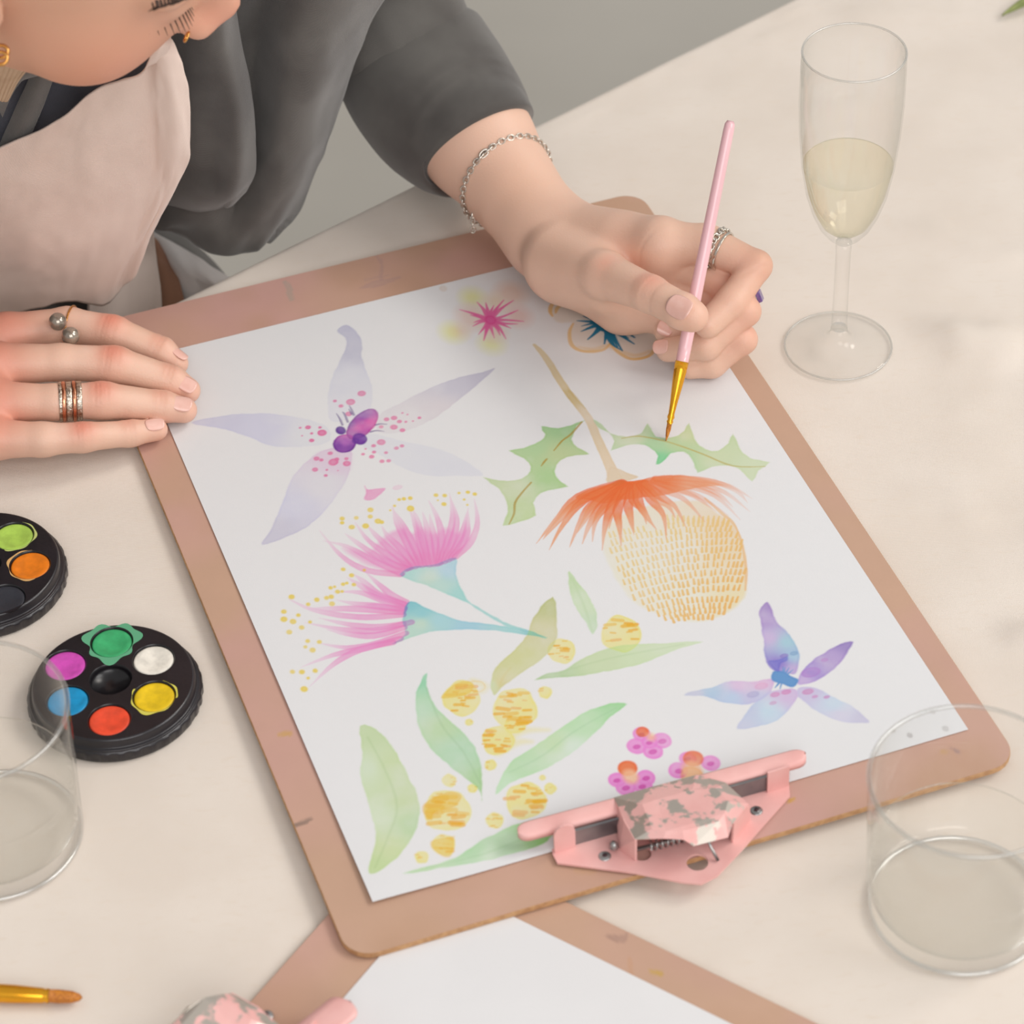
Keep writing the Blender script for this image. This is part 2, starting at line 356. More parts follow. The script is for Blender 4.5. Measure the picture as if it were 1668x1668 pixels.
# ------------------------------------------------------------------ the painted sheet
HP = .0005
def paint_sheet():
    c = Canvas(-.1485, -.21, .1485, .21, .00048, B1, HP, np.array([.716, .716, .728]), 11)
    c.C *= (1+.012*(c.n2-.5))[..., None]
    # warm wash behind the upper middle
    # pale hibiscus with pink rays
    c.view(700, 440, 2.876)
    for x, y, r, q in ((200,130,62,(247,234,178)), (110,290,62,(247,232,176)), (290,345,62,(247,234,182)), (380,110,80,(241,208,198)), (410,215,70,(241,204,200)), (200,220,85,(242,210,202)), (310,150,60,(243,214,196)), (300,290,60,(243,212,198)), (150,285,40,(243,212,202))):
        c.dot(x, y, r*.8, q, 1, soft=.007, edge=0)
    for t in ((140,185),(222,150),(262,152),(300,165),(347,140),(392,142),(412,188),(440,240),(412,252),(380,272),(357,322),(330,305),(303,318),(253,330),(262,300),(228,302),(203,262),(207,245),(190,210)):
        x, y = t; c.stroke([(282,235),((282+x)/2+random.uniform(-7,7),(235+y)/2+random.uniform(-7,7)),(x,y)], [18, 9, 2.4], (230,105,165), 1, edge=.1)
    c.dot(285, 233, 26, (226,92,160), .9)
    # blue hibiscus with orange outline
    c.poly("640,125 585,150 565,195 600,245 670,245 652,290 660,345 700,378 780,380 840,350 880,385 940,413 1010,410 1055,370 1080,300 1000,200 850,120", (228,214,202), .8, edge=0, soft=.002)
    for S in ("655,122 600,135 570,165 565,195 575,215", "672,250 655,290 662,345 700,375 760,382 815,372 845,345", "845,345 880,383 940,415 1005,410 1045,385 1062,330", "640,150 600,175 590,200"):
        c.stroke(S, [5, 10, 11, 10, 6], (240,190,125), .8, edge=.3)
    c.stroke("700,360 770,372 830,355 880,375 960,400 1030,380", [6,14,12,14,8], (238,190,130), .5, soft=.002, edge=0)
    for x, y in ((695,185),(760,190),(690,237),(710,287),(740,325),(712,262),(818,345),(903,378),(880,360),(958,346),(930,320),(960,316),(953,265),(910,235),(720,215)):
        c.stroke([(822,240),((822+x)/2+random.uniform(-8,8),(240+y)/2+random.uniform(-8,8)),(x,y)], [26, 12, 3.5], (30,125,160), 1.1, edge=.1)
    c.stroke("822,250 835,310 860,350 903,378", [20,12,9,2], (30,125,160), 1.1); c.poly("770,190 850,190 890,240 850,290 790,280 760,235", (18,128,165), 1.1)
    # big lilac flower
    c.view(280, 480, 3.089)
    c.poly("830,180 880,150 940,200 960,260 955,310 985,400 1010,480 1005,560 960,600 900,620 830,640 790,620 785,520 805,420 840,340 870,280 875,220", (218,216,228), .9, edge=.25, stops=[(910,200,(196,194,214)),(930,270,(198,196,214)),(900,420,(219,218,229)),(900,600,(224,222,231))])
    c.poly("1050,600 1150,545 1300,470 1430,420 1560,390 1625,372 1550,440 1480,500 1380,580 1290,640 1160,690 1040,690", (222,217,224), 1, edge=.3, stops=[(1550,410,(200,196,212)),(1430,440,(206,202,216)),(1200,640,(227,222,226)),(1350,590,(222,214,220))])
    c.poly("990,700 1180,740 1350,780 1480,840 1570,910 1450,910 1320,915 1180,880 1050,810 960,760", (222,221,230), .8, edge=.15)
    c.poly("100,645 250,610 400,598 550,605 760,650 800,720 760,750 650,765 500,760 380,715 270,680", (217,215,229), 1, edge=.35, stops=[(250,640,(208,206,226)),(450,660,(213,211,230)),(700,700,(225,224,230))])
    c.poly("800,770 890,780 905,830 880,930 830,1010 760,1100 690,1160 600,1210 455,1258 500,1180 560,1030 620,900 700,820", (216,210,222), 1, edge=.55, stops=[(520,1180,(208,204,220)),(600,1060,(212,210,230)),(760,950,(224,220,228)),(830,830,(224,205,222))])
    c.poly("760,790 890,790 900,870 840,900 720,870 710,820", (226,205,224), .5, soft=.004, edge=0)
    for S in ("915,605 905,580 893,558", "885,640 868,600 858,590", "858,655 845,625 828,598", "1025,655 1050,650 1080,652", "1000,690 1030,684 1068,688", "905,600 890,575"):
        c.stroke(S, [7, 5, 2], (140,125,165), .9)
    def el(cx, cy, a, b, g): g = math.radians(g); return [(cx+a*math.cos(t)*math.cos(g)-b*math.sin(t)*math.sin(g), cy+a*math.cos(t)*math.sin(g)+b*math.sin(t)*math.cos(g)) for t in np.arange(16)*math.pi/8]
    c.poly(el(958, 652, 100, 54, -42), (212,80,178), 1, edge=.8, stops=[(1000,640,(222,85,175)),(940,670,(214,80,175)),(890,650,(140,70,170)),(960,610,(150,75,175)),(930,705,(170,70,170))])
    c.poly(el(868, 748, 60, 46, -8), (150,80,172), 1, edge=.7, stops=[(880,700,(205,110,185)),(840,760,(130,68,165)),(900,770,(135,72,165)),(870,745,(185,110,190))])
    c.dot(850, 683, 24, (112,62,158)); c.dot(946, 726, 33, (124,66,165)); c.dot(925, 735, 18, (124,66,165), .7)
    for x, y, r in ((820,535,12),(900,540,24),(955,497,23),(850,560,14),(890,600,18),(755,695,24),(685,668,15),(645,670,8),(703,698,9),(745,668,9),(703,733,14),(655,710,5),(1117,667,20),(1118,620,17),(1080,627,15),(1145,638,13),(1053,665,11),(1160,682,15),(1177,640,8),(1213,636,6),(1245,620,10),(1160,595,7),(1185,603,5),(1053,742,23),(1015,760,13),(1017,792,12),(1005,815,15),(962,803,10),(975,776,6),(1130,772,12),(1158,761,12),(1077,795,11),(1058,838,14),(1090,836,14),(797,798,14),(728,825,16),(752,832,13),(813,842,27),(830,828,14),(880,850,20),(878,825,11),(720,880,16),(780,882,7),(775,910,10),(835,885,5)):
        c.dot(x, y, r*.9, (230,140,180), .9, el=.8, edge=.7)
    c.poly("970,960 990,978 1075,972 1050,1005 1000,1035 965,1028 975,995", (232,170,205), .9); c.dot(1135, 970, 24, (238,205,220), .7, el=.5)
    # waratah / banksia
    c.view(700, 440, 2.876)
    c.poly("830,1200 1000,1110 1250,1080 1350,1140 1420,1190 1470,1300 1483,1440 1470,1540 1400,1600 1300,1640 1200,1645 1100,1620 980,1570 900,1490 850,1400 810,1290", (240,226,208), .8, soft=.002, edge=.15, stops=[(1450,1300,(240,212,178)),(1400,1200,(240,208,176)),(1440,1540,(243,218,180)),(1000,1400,(238,228,214)),(1150,1300,(238,226,212)),(1200,1550,(238,228,214))])
    c.stroke("1290,1070 1370,1140 1425,1190 1462,1280 1482,1400 1478,1500", [5, 9, 6, 5, 7, 4], (238,190,140), .8)
    Lp = crs(P4("840,1170 830,1280 870,1400 920,1500 1010,1590 1120,1640"), 6); Rp = crs(P4("1390,1170 1450,1240 1472,1340 1476,1450 1440,1560 1350,1625"), 6)
    NR = 16
    for k in range(NR):
        f = k/(NR-1); a = Lp[int(f*(len(Lp)-1))]; b = Rp[int(f**1.15*(len(Rp)-1))]; L = np.hypot(*(b-a)); nn = max(int(L/23), 6); sag = -18-62*f*(1-f)*2.4
        for i in range(nn):
            t = (i+.5+random.uniform(-.15, .15)+(.5 if k % 2 else 0))/nn
            if t > 1: continue
            x = a[0]+(b[0]-a[0])*t; y = a[1]+(b[1]-a[1])*t+sag*4*t*(1-t)*.5+random.uniform(-4, 4); lean = (-.45+1.0*t*t)*1.0
            dk = min(1, max(0, (x-1050)/500))*.55+.45*f; q = (1-dk)*V3(244,212,164)+dk*V3(238,176,100); hl = 10.5+2*random.random()
            if (y < 1210 and x < 1100): continue
            c.stroke([(x+lean*hl, y-hl), (x-lean*hl*.6+1, y+hl)], [3.6+1.6*dk, 5.6+2*dk], q, .95, edge=.15, smooth=1)
    c.poly("960,985 800,1010 700,1052 690,1072 750,1078 820,1092 880,1080 960,1070 1040,1062 1120,1050 1200,1030 1290,1015 1380,1008 1280,978 1130,958", (241,135,84), 1, edge=.2, stops=[(800,1060,(240,120,66)),(950,1030,(241,118,62)),(1120,985,(241,135,88)),(1260,1010,(240,165,128)),(1370,1020,(240,190,168))])
    T = ["900,995 700,1060 590,1170 500,1280", "890,1000 690,1090 580,1200 530,1262", "900,1000 720,1080 620,1200 560,1310", "900,1005 760,1100 700,1190 655,1298", "905,1005 780,1090 720,1180 690,1230", "910,1010 800,1110 745,1200 715,1282", "915,1010 820,1110 775,1180 762,1272", "920,1010 850,1110 820,1210 808,1312", "930,1010 880,1120 890,1210 897,1292", "930,1010 860,1080 850,1150 840,1210", "950,1010 930,1100 945,1180 957,1240", "960,1010 955,1080 1000,1130 1015,1190", "970,1010 980,1090 1020,1160 1062,1215", "990,1005 1040,1080 1095,1150 1108,1262", "1000,1000 1060,1070 1120,1110 1150,1160", "1010,1000 1080,1060 1150,1110 1200,1205"]
    for S in T: c.stroke(S, [26, 24, 12, 1.5], (240,128,76), .85, edge=.3, stops=[(900,1040,(241,116,58)),(P4(S)[-1][0], P4(S)[-1][1], (238,178,148))])
    for S in ("1030,995 1120,1040 1200,1080 1290,1180", "1050,990 1180,1030 1280,1070 1400,1150", "1050,990 1160,1030 1240,1060 1340,1130", "1050,985 1200,1010 1340,1060 1455,1170", "1060,980 1240,1000 1380,1040 1500,1132", "1060,980 1220,1000 1350,1050 1420,1110", "1060,975 1240,980 1400,1010 1512,1072", "1150,975 1300,985 1430,1030 1490,1090"):
        c.stroke(S, [20, 20, 13, 1.5], (241,165,132), .55, edge=.35, stops=[(1050,1000,(241,130,80)),(1240,1020,(240,160,124)),(1450,1110,(238,200,190))])
    # stem and holly leaves
    HS = [(600,740,(165,200,150)),(500,830,(180,208,160)),(600,860,(192,206,158)),(560,970,(176,206,152)),(400,1020,(205,214,180)),(430,1140,(194,212,160))]
    c.poly("725,705 690,730 665,790 690,830 745,862 680,868 610,890 585,940 610,985 650,1015 590,1025 520,1045 485,1090 500,1150 420,1180 345,1195 365,1130 350,1060 300,1005 245,968 320,985 400,985 460,960 475,920 440,880 370,845 440,835 520,800 540,770 525,732 600,740 660,725", (190,205,160), 1, edge=.3, smooth=2, stops=HS)
    for S in ("712,712 660,770 620,800 582,845", "548,885 535,900 523,917", "475,995 430,1045 400,1090 395,1140 372,1190"): c.stroke(S, [5, 6, 3], (178,150,62), .85)
    c.poly("765,700 800,720 850,765 920,780 990,765 1020,720 1060,780 1130,785 1190,755 1215,715 1240,790 1290,840 1350,845 1400,810 1420,765 1450,830 1500,880 1595,900 1540,940 1510,990 1460,940 1400,915 1320,920 1255,950 1230,890 1190,850 1130,860 1090,900 1060,910 1070,870 1030,830 980,815 920,820 850,845 865,800 840,765 790,735", (205,214,178), 1, edge=.3, smooth=2, stops=[(950,790,(206,214,184)),(1075,880,(140,208,158)),(1060,820,(178,210,168)),(1150,810,(190,210,165)),(1200,770,(205,214,172)),(1350,880,(206,217,182)),(1520,920,(210,220,190))])
    c.stroke("900,788 980,778 1090,798 1170,822 1280,862 1420,917 1570,920", [3, 5, 5, 4, 5, 4, 3], (192,178,108), .8)
    c.stroke("490,350 540,405 600,500 660,590 740,690 790,800 850,930 872,985", [9, 17, 19, 20, 21, 23, 27, 40], (224,208,184), 1, edge=.25, stops=[(520,380,(220,203,172)),(620,540,(218,200,168)),(650,580,(206,186,142)),(740,700,(224,206,182)),(860,960,(226,206,182))])
    c.stroke("655,568 690,600 730,650", [10, 6, 2], (205,182,132), .5); c.poly("832,995 840,925 880,930 930,950 980,970 910,990", (224,204,180), .9)
    # gum blossoms
    c.view(430, 800, 3.336)
    cup1 = "740,452 800,412 870,405 940,395 1045,362 1040,450 1080,540 1130,610 1300,708 1425,750 1425,768 1300,728 1130,622 1000,562 880,510 800,485"
    c.poly(cup1, (176,214,220), 1, edge=.35, smooth=3, stops=[(800,450,(176,216,212)),(900,470,(198,218,206)),(1000,430,(172,208,226)),(960,520,(190,218,212)),(1060,560,(170,214,212)),(1250,680,(178,214,214))])
    c.poly("800,600 900,640 1050,700 1250,727 1420,750 1540,797 1440,785 1250,757 1080,752 900,765 790,800 700,830 765,780 755,700 765,640", (172,212,218), 1, edge=.35, smooth=3, stops=[(800,620,(138,198,208)),(860,660,(150,204,212)),(850,720,(196,218,204)),(790,770,(190,218,206)),(950,700,(172,212,220)),(1100,735,(168,206,222)),(1350,755,(170,212,214)),(1500,788,(150,195,205))])
    c.poly("740,448 640,430 520,380 430,310 560,330 620,280 680,230 760,200 800,230 860,200 920,230 990,200 1060,230 1110,200 1120,260 1090,320 1045,360 990,380 940,395 870,405 800,415", (237,176,212), .75, edge=.1, soft=.003)
    for S in ("740,452 560,430 420,350 300,212", "745,448 600,380 450,300 320,270", "770,425 640,370 500,275 440,230", "790,418 680,350 570,270 495,170", "800,412 700,330 600,230 562,185", "820,410 740,310 670,240 640,190", "840,402 780,290 720,170 700,80", "860,402 800,270 755,180 690,85", "880,397 850,280 820,170 788,90", "900,400 860,260 830,150 808,100", "920,397 900,280 880,180 862,115", "940,395 930,280 912,190 900,125", "950,392 965,250 940,140 895,52", "960,387 1005,250 1025,130 1008,12", "980,382 1030,250 1048,150 1012,30", "1000,374 1065,260 1090,180 1110,92", "1020,364 1095,250 1105,160 1108,110", "1040,357 1120,280 1160,170 1143,42", "780,420 690,390 620,340 590,290"):
        e = P4(S)[-1]; c.stroke(S, [22, 22, 14, 2], (233,150,200), .62, edge=.5, stops=[(P4(S)[0][0], P4(S)[0][1], (232,140,194)), (P4(S)[1][0], P4(S)[1][1], (235,154,204)), (e[0], e[1], (240,206,222))])
    for S in ("770,602 700,570 640,520 540,428", "760,612 620,560 540,490 488,452", "760,615 620,570 520,510 450,468", "760,632 640,590 520,550 380,548", "755,650 620,625 500,612 395,592", "755,672 560,685 400,672 250,640 138,588", "750,660 500,640 330,640 245,640", "800,712 600,758 420,750 222,715", "755,722 600,740 450,722 300,690", "760,742 600,785 450,775 340,752", "770,772 600,832 450,850 308,828", "740,802 560,850 380,890 200,960", "700,822 520,862 380,940 248,1065", "760,640 640,630 560,625 470,640"):
        e = P4(S)[-1]; c.stroke(S, [20, 24, 17, 2], (236,150,202), .66, edge=.45, stops=[(P4(S)[0][0], P4(S)[0][1], (233,142,196)), (P4(S)[1][0], P4(S)[1][1], (237,156,206)), (e[0], e[1], (240,200,222))])
    for x, y, r in ((425,150,13),(425,172,12),(477,195,15),(502,145,12),(578,102,16),(577,138,13),(620,163,17),(640,168,12),(553,190,17),(735,46,10),(760,42,12),(795,38,13),(797,95,19),(710,80,9),(686,104,7),(935,22,12),(982,24,13),(978,70,14),(945,50,6),(1088,45,8),(1108,6,12),(1145,16,12),(1105,75,6),(1060,10,8),(430,425,12),(475,458,14),(430,506,13),(450,500,11),(362,526,12),(384,520,9),(400,547,14),(425,545,10),(340,580,13),(366,574,15),(287,590,15),(370,612,15),(150,575,15),(240,615,12),(187,675,11),(108,657,14),(108,698,18),(158,710,16),(205,742,14),(138,768,14),(237,815,12),(300,820,12),(265,865,15),(225,848,9),(155,985,12),(207,985,15),(278,978,13),(240,1018,10),(218,1078,18),(488,508,12),(250,712,10),(545,430,9)):
        c.dot(x, y, r*.95, (247,212,130), 1, el=.9, edge=.7)
    # eucalyptus leaves
    def leaf(P, col, stops, vein, vc, a=1):
        c.poly(P, col, a, edge=.3, smooth=3, stops=stops)
        if vein: c.stroke(vein, [3, 5, 3], vc, .35, soft=.0012, edge=0)
    leaf("1570,575 1595,720 1580,830 1500,920 1380,1000 1290,1070 1250,1115 1230,1050 1260,960 1340,880 1430,780 1460,690", (208,208,162), [(1550,620,(195,198,148)),(1520,760,(212,208,172)),(1380,920,(210,210,160)),(1280,1040,(214,204,150)),(1240,1050,(208,218,180))], "1340,960 1300,1010 1280,1060", (225,195,120))
    c.stroke("1395,755 1440,770 1530,800", [5, 9, 2], (150,200,205), .6)
    c.view(560, 1060, 3.336)
    leaf("455,118 450,190 490,290 580,380 680,480 735,580 750,680 752,815 740,770 700,720 580,630 470,530 410,420 390,320 395,230 420,160", (190,220,186), [(440,150,(160,212,180)),(420,300,(186,218,188)),(520,420,(192,216,176)),(620,540,(184,216,186)),(740,740,(180,210,165))], "450,200 530,400 650,550 740,720", (150,185,140))
    leaf("90,410 180,430 260,520 340,660 395,780 412,900 380,1010 310,1110 220,1190 150,1222 140,1180 170,1060 165,950 120,780 90,680 100,560", (208,220,184), [(150,450,(200,216,176)),(130,640,(212,224,200)),(250,620,(204,218,176)),(350,800,(202,216,172)),(380,950,(190,214,170)),(200,900,(212,224,196)),(250,1080,(206,218,172)),(170,1180,(198,216,164))], "130,470 230,660 290,850 240,1020 170,1190", (160,190,130))
    leaf("1540,290 1450,285 1300,340 1180,420 1050,510 940,580 880,640 825,780 900,720 1080,650 1230,560 1370,440 1450,360", (196,224,192), [(1480,300,(170,215,165)),(1280,400,(188,222,180)),(1150,500,(200,222,184)),(950,620,(190,220,182)),(1250,520,(214,228,214)),(860,720,(200,226,196))], "1480,310 1250,440 1080,570 900,660", (150,195,150))
    leaf("1035,160 1100,125 1200,105 1320,30 1450,-15 1600,-38 1760,-42 1955,-50 1830,-15 1720,30 1600,75 1450,110 1240,140 1120,150", (206,220,184), [(1100,140,(180,205,160)),(1400,40,(205,218,182)),(1600,20,(208,222,188)),(1850,-40,(212,224,196))], "1150,125 1450,40 1850,-35", (175,200,150))
    leaf("1225,-430 1275,-370 1340,-285 1378,-180 1372,-120 1350,-88 1318,-150 1254,-250 1230,-320 1222,-390", (206,222,192), [(1235,-390,(198,218,178)),(1320,-250,(210,224,196)),(1360,-150,(200,220,190))], "1235,-400 1300,-260 1350,-110", (180,205,160), .95)
    leaf("320,1218 450,1180 600,1130 720,1050 850,980 950,940 1150,900 1230,960 1130,1005 1080,1050 900,1110 700,1160 500,1190 400,1212", (196,222,186), [(700,1090,(182,216,176)),(900,1040,(190,220,184)),(1050,1010,(150,205,125)),(800,1120,(208,226,202)),(450,1200,(196,220,184))], "450,1185 750,1110 1000,1010", (160,200,150))
    # wattle balls
    def ball(x, y, r, n=16, strong=1.0):
        c.poly([(x+r*math.cos(t)*(1+.06*math.sin(3*t+x)), y+r*math.sin(t)*(.9+.06*math.cos(4*t+y))) for t in np.arange(14)*2*math.pi/14], (251,222,152), .9, edge=.45, smooth=3)
        for i in range(n):
            a = random.uniform(0, 6.28); q = r*math.sqrt(random.random())*.86; s_ = r*random.uniform(.08, .26)
            cc = random.choice([(245,182,52), (246,176,44), (244,194,100), (242,186,124)])
            c.stroke([(x+q*math.cos(a)-s_, y+q*math.sin(a)*.9), (x+q*math.cos(a)+s_, y+q*math.sin(a)*.9+random.uniform(-.3, .3)*s_)], [s_*.5, s_*.95, s_*.45], cc, .75*strong, edge=.4, smooth=1)
    for a_ in ((640,258,105,20),(930,312,122,22),(838,488,90,16),(560,870,128,26),(988,815,112,20),(545,1058,66,10),(425,1128,40,4),(820,925,48,8),(1095,228,38,2),(575,705,40,4),(700,750,28,3),(1185,2,75,14),(1508,-93,110,14),(930,400,60,5),(680,388,20,1),(1080,690,18,1),(1120,748,34,2),(800,620,34,4)): ball(*a_)
    c.poly("590,1010 470,1040 500,1100 570,1125 600,1080 602,1020", (247,196,80), .7)
    c.poly("440,830 560,770 640,790 600,850 500,880 480,920 440,900", (246,188,60), .7); c.poly("530,250 600,180 690,170 690,230 560,260", (246,200,90), .7)
    for S in ("840,560 940,500 1020,495", "860,520 960,440 1110,430", "700,165 765,190 750,220 700,225"): c.stroke(S, [18, 22, 10], (249,222,160), .5, soft=.003)
    c.stroke("700,165 750,170 768,200 740,222 700,225", [3, 3], (243,205,150), .7)
    # small pink flowers
    c.view(820, 1160, 3.283)
    def bloom(pt, top, pc):
        for x, y, r in pt: c.dot(x, y, r, (238,150,214), 1, el=.85, edge=.5)
        for x, y, r in pt: c.dot(x+random.uniform(-4, 4), y+4, r*.42, (212,90,180), .8, el=.6)
        c.dot(*top, (240,128,84), 1, el=.8, edge=.4); c.dot(*pc, (243,188,150), .8, soft=.002, edge=0, glaze=False)
    bloom([(740,118,40),(712,182,44),(800,208,44),(846,152,44),(782,160,36)], (745,105,30), (790,132,20))
    bloom([(608,362,40),(655,402,44),(745,395,42),(762,350,42)], (665,300,44), (680,345,34))
    bloom([(935,312,44),(1108,272,42),(985,248,38)], (1015,248,46), (1010,310,44)); c.dot(1010, 345, 50, (244,190,150), .9)
    # violet star flower
    c.view(900, 900, 3.089)
    c.poly("1080,248 1105,290 1130,350 1190,410 1235,480 1240,540 1225,610 1180,610 1100,585 1062,510 1060,440 1045,350 1042,290", (190,176,216), 1, edge=.35, stops=[(1080,270,(168,140,200)),(1070,340,(184,160,210)),(1090,430,(204,184,222)),(1180,450,(170,204,220)),(1210,520,(165,196,222)),(1140,560,(150,130,205)),(1210,590,(196,176,218))])
    c.poly("1510,447 1505,470 1460,540 1400,600 1320,650 1235,665 1240,620 1290,560 1370,500 1450,458", (184,166,212), 1, edge=.35, stops=[(1490,460,(162,142,198)),(1400,540,(186,164,212)),(1310,600,(172,150,212)),(1260,645,(200,178,220))])
    c.poly("1240,680 1320,680 1400,720 1500,770 1560,820 1590,858 1450,850 1370,820 1290,770 1235,720", (206,214,232), 1, edge=.3, stops=[(1290,700,(206,196,226)),(1420,760,(202,216,234)),(1450,820,(214,210,230)),(1560,840,(206,202,224))])
    c.poly("1225,690 1215,760 1150,830 1060,870 930,888 960,830 1010,760 1100,700", (200,214,232), 1, edge=.3, stops=[(1180,720,(212,190,224)),(1080,800,(196,216,234)),(950,870,(204,206,228)),(1000,800,(198,204,228))])
    c.poly("1110,640 1000,650 900,645 800,680 680,705 670,722 760,720 850,750 980,765 1080,720", (188,204,230), 1, edge=.3, stops=[(720,710,(206,206,224)),(800,700,(176,200,226)),(940,665,(220,190,224)),(1050,660,(222,180,218)),(900,730,(190,206,232)),(1050,720,(196,196,228))])
    c.poly("1110,600 1160,596 1200,618 1242,640 1212,676 1150,660 1105,640", (104,152,206), 1.1, edge=.2)
    for t in ((1170,578),(1190,580),(1210,590),(1120,680),(1145,685),(1130,670),(1160,575)): c.stroke([(1160,630), t], [8, 2.5], (112,156,208), .9, smooth=1)
    c.poly("1085,545 1130,540 1180,520 1185,545 1150,560 1140,600 1110,585", (120,120,205), .7)
    for x, y, r, q in ((1120,715,22,(232,140,190)),(1175,702,22,(232,140,190)),(1110,757,17,(226,160,200)),(1285,700,26,(232,150,196)),(1320,725,13,(220,150,200)),(1380,727,14,(206,140,196)),(1300,603,44,(182,140,208)),(1370,540,17,(206,150,206)),(1215,507,19,(140,170,205)),(1165,520,20,(150,130,200)),(1010,714,28,(180,176,214)),(1050,672,30,(232,170,206))):
        c.dot(x, y, r, q, .7, el=.5, edge=.3)
    # stray marks on the sheet
    c.view(0, 0, 1)
    for x, y, r, q in ((636,467,9,(205,222,216)),(722,470,6,(224,214,210)),(1455,1190,3,(200,196,196)),(1482,1198,4,(196,192,194)),(1520,1160,3,(208,204,204)),(1540,1187,4,(206,203,204))): c.dot(x, y, r, q, .8)
    zf = lambda X, Y: .0011*np.exp(-((X+.1485)**2+(Y+.21)**2)/.05**2)+.0005*np.exp(-((X+.1485)/.02)**2)*np.clip((.1-Y)/.15, 0, 1)
    m_p = attr_mat('watercolour_paper', .75, .12, 1400)
    o = c.build('painted_sheet', m_p, None, zf); o.matrix_world = B1
    tag(o, 'white sheet of watercolour flowers clipped to the board under the hands', 'painting')
paint_sheet()
m_paper = mat('plain_paper', (222, 221, 222), .8, 0, (220, 219, 220), 20, .1, 1200)

# ------------------------------------------------------------------ clipboards
m_edge = mat('hardboard_edge', (196, 152, 108), .8, 0, (176, 132, 92), 300, .6, 900)
m_board = attr_mat('painted_hardboard', .55, .12, 600)
def clip_mat():
    M = mat('worn_pink_paint', (234, 182, 177), .42, 0, (229, 172, 167), 60); t = M.node_tree; b = t.nodes['Principled BSDF']
    tc = nd(t, 'ShaderNodeTexCoord'); n = nd(t, 'ShaderNodeTexNoise', Scale=95, Detail=5, Roughness=.6); t.links.new(tc.outputs['Object'], n.inputs['Vector'])
    at_ = nd(t, 'ShaderNodeVertexColor'); at_.layer_name = 'pigment'
    a = nd(t, 'ShaderNodeMath', operation='ADD'); t.links.new(n.outputs['Fac'], a.inputs[0]); t.links.new(at_.outputs['Color'], a.inputs[1])
    r = nd(t, 'ShaderNodeMapRange'); r.inputs[1].default_value = .70; r.inputs[2].default_value = .74; t.links.new(a.outputs[0], r.inputs[0])
    mx = nd(t, 'ShaderNodeMixRGB'); mx.inputs[2].default_value = rgba((196, 188, 178)); old = b.inputs['Base Color'].links[0].from_socket
    t.links.new(old, mx.inputs[1]); t.links.new(r.outputs[0], mx.inputs[0]); t.links.new(mx.outputs[0], b.inputs['Base Color'])
    m2 = nd(t, 'ShaderNodeMath', operation='MULTIPLY'); m2.inputs[1].default_value = .75; t.links.new(r.outputs[0], m2.inputs[0]); t.links.new(m2.outputs[0], b.inputs['Metallic'])
    return M
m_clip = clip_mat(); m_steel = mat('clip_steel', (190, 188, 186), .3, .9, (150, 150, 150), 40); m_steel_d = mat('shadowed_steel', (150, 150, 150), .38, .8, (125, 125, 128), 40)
m_dark = mat('rivet_hole', (70, 45, 50), .5, .3)
def wear(o, val):
    setcol(o.data, np.ones((len(o.data.vertices), 3))*val) if np.isscalar(val) else setcol(o.data, np.repeat(np.asarray(val)[:, None], 3, 1)); return o
from mathutils.geometry import tessellate_polygon
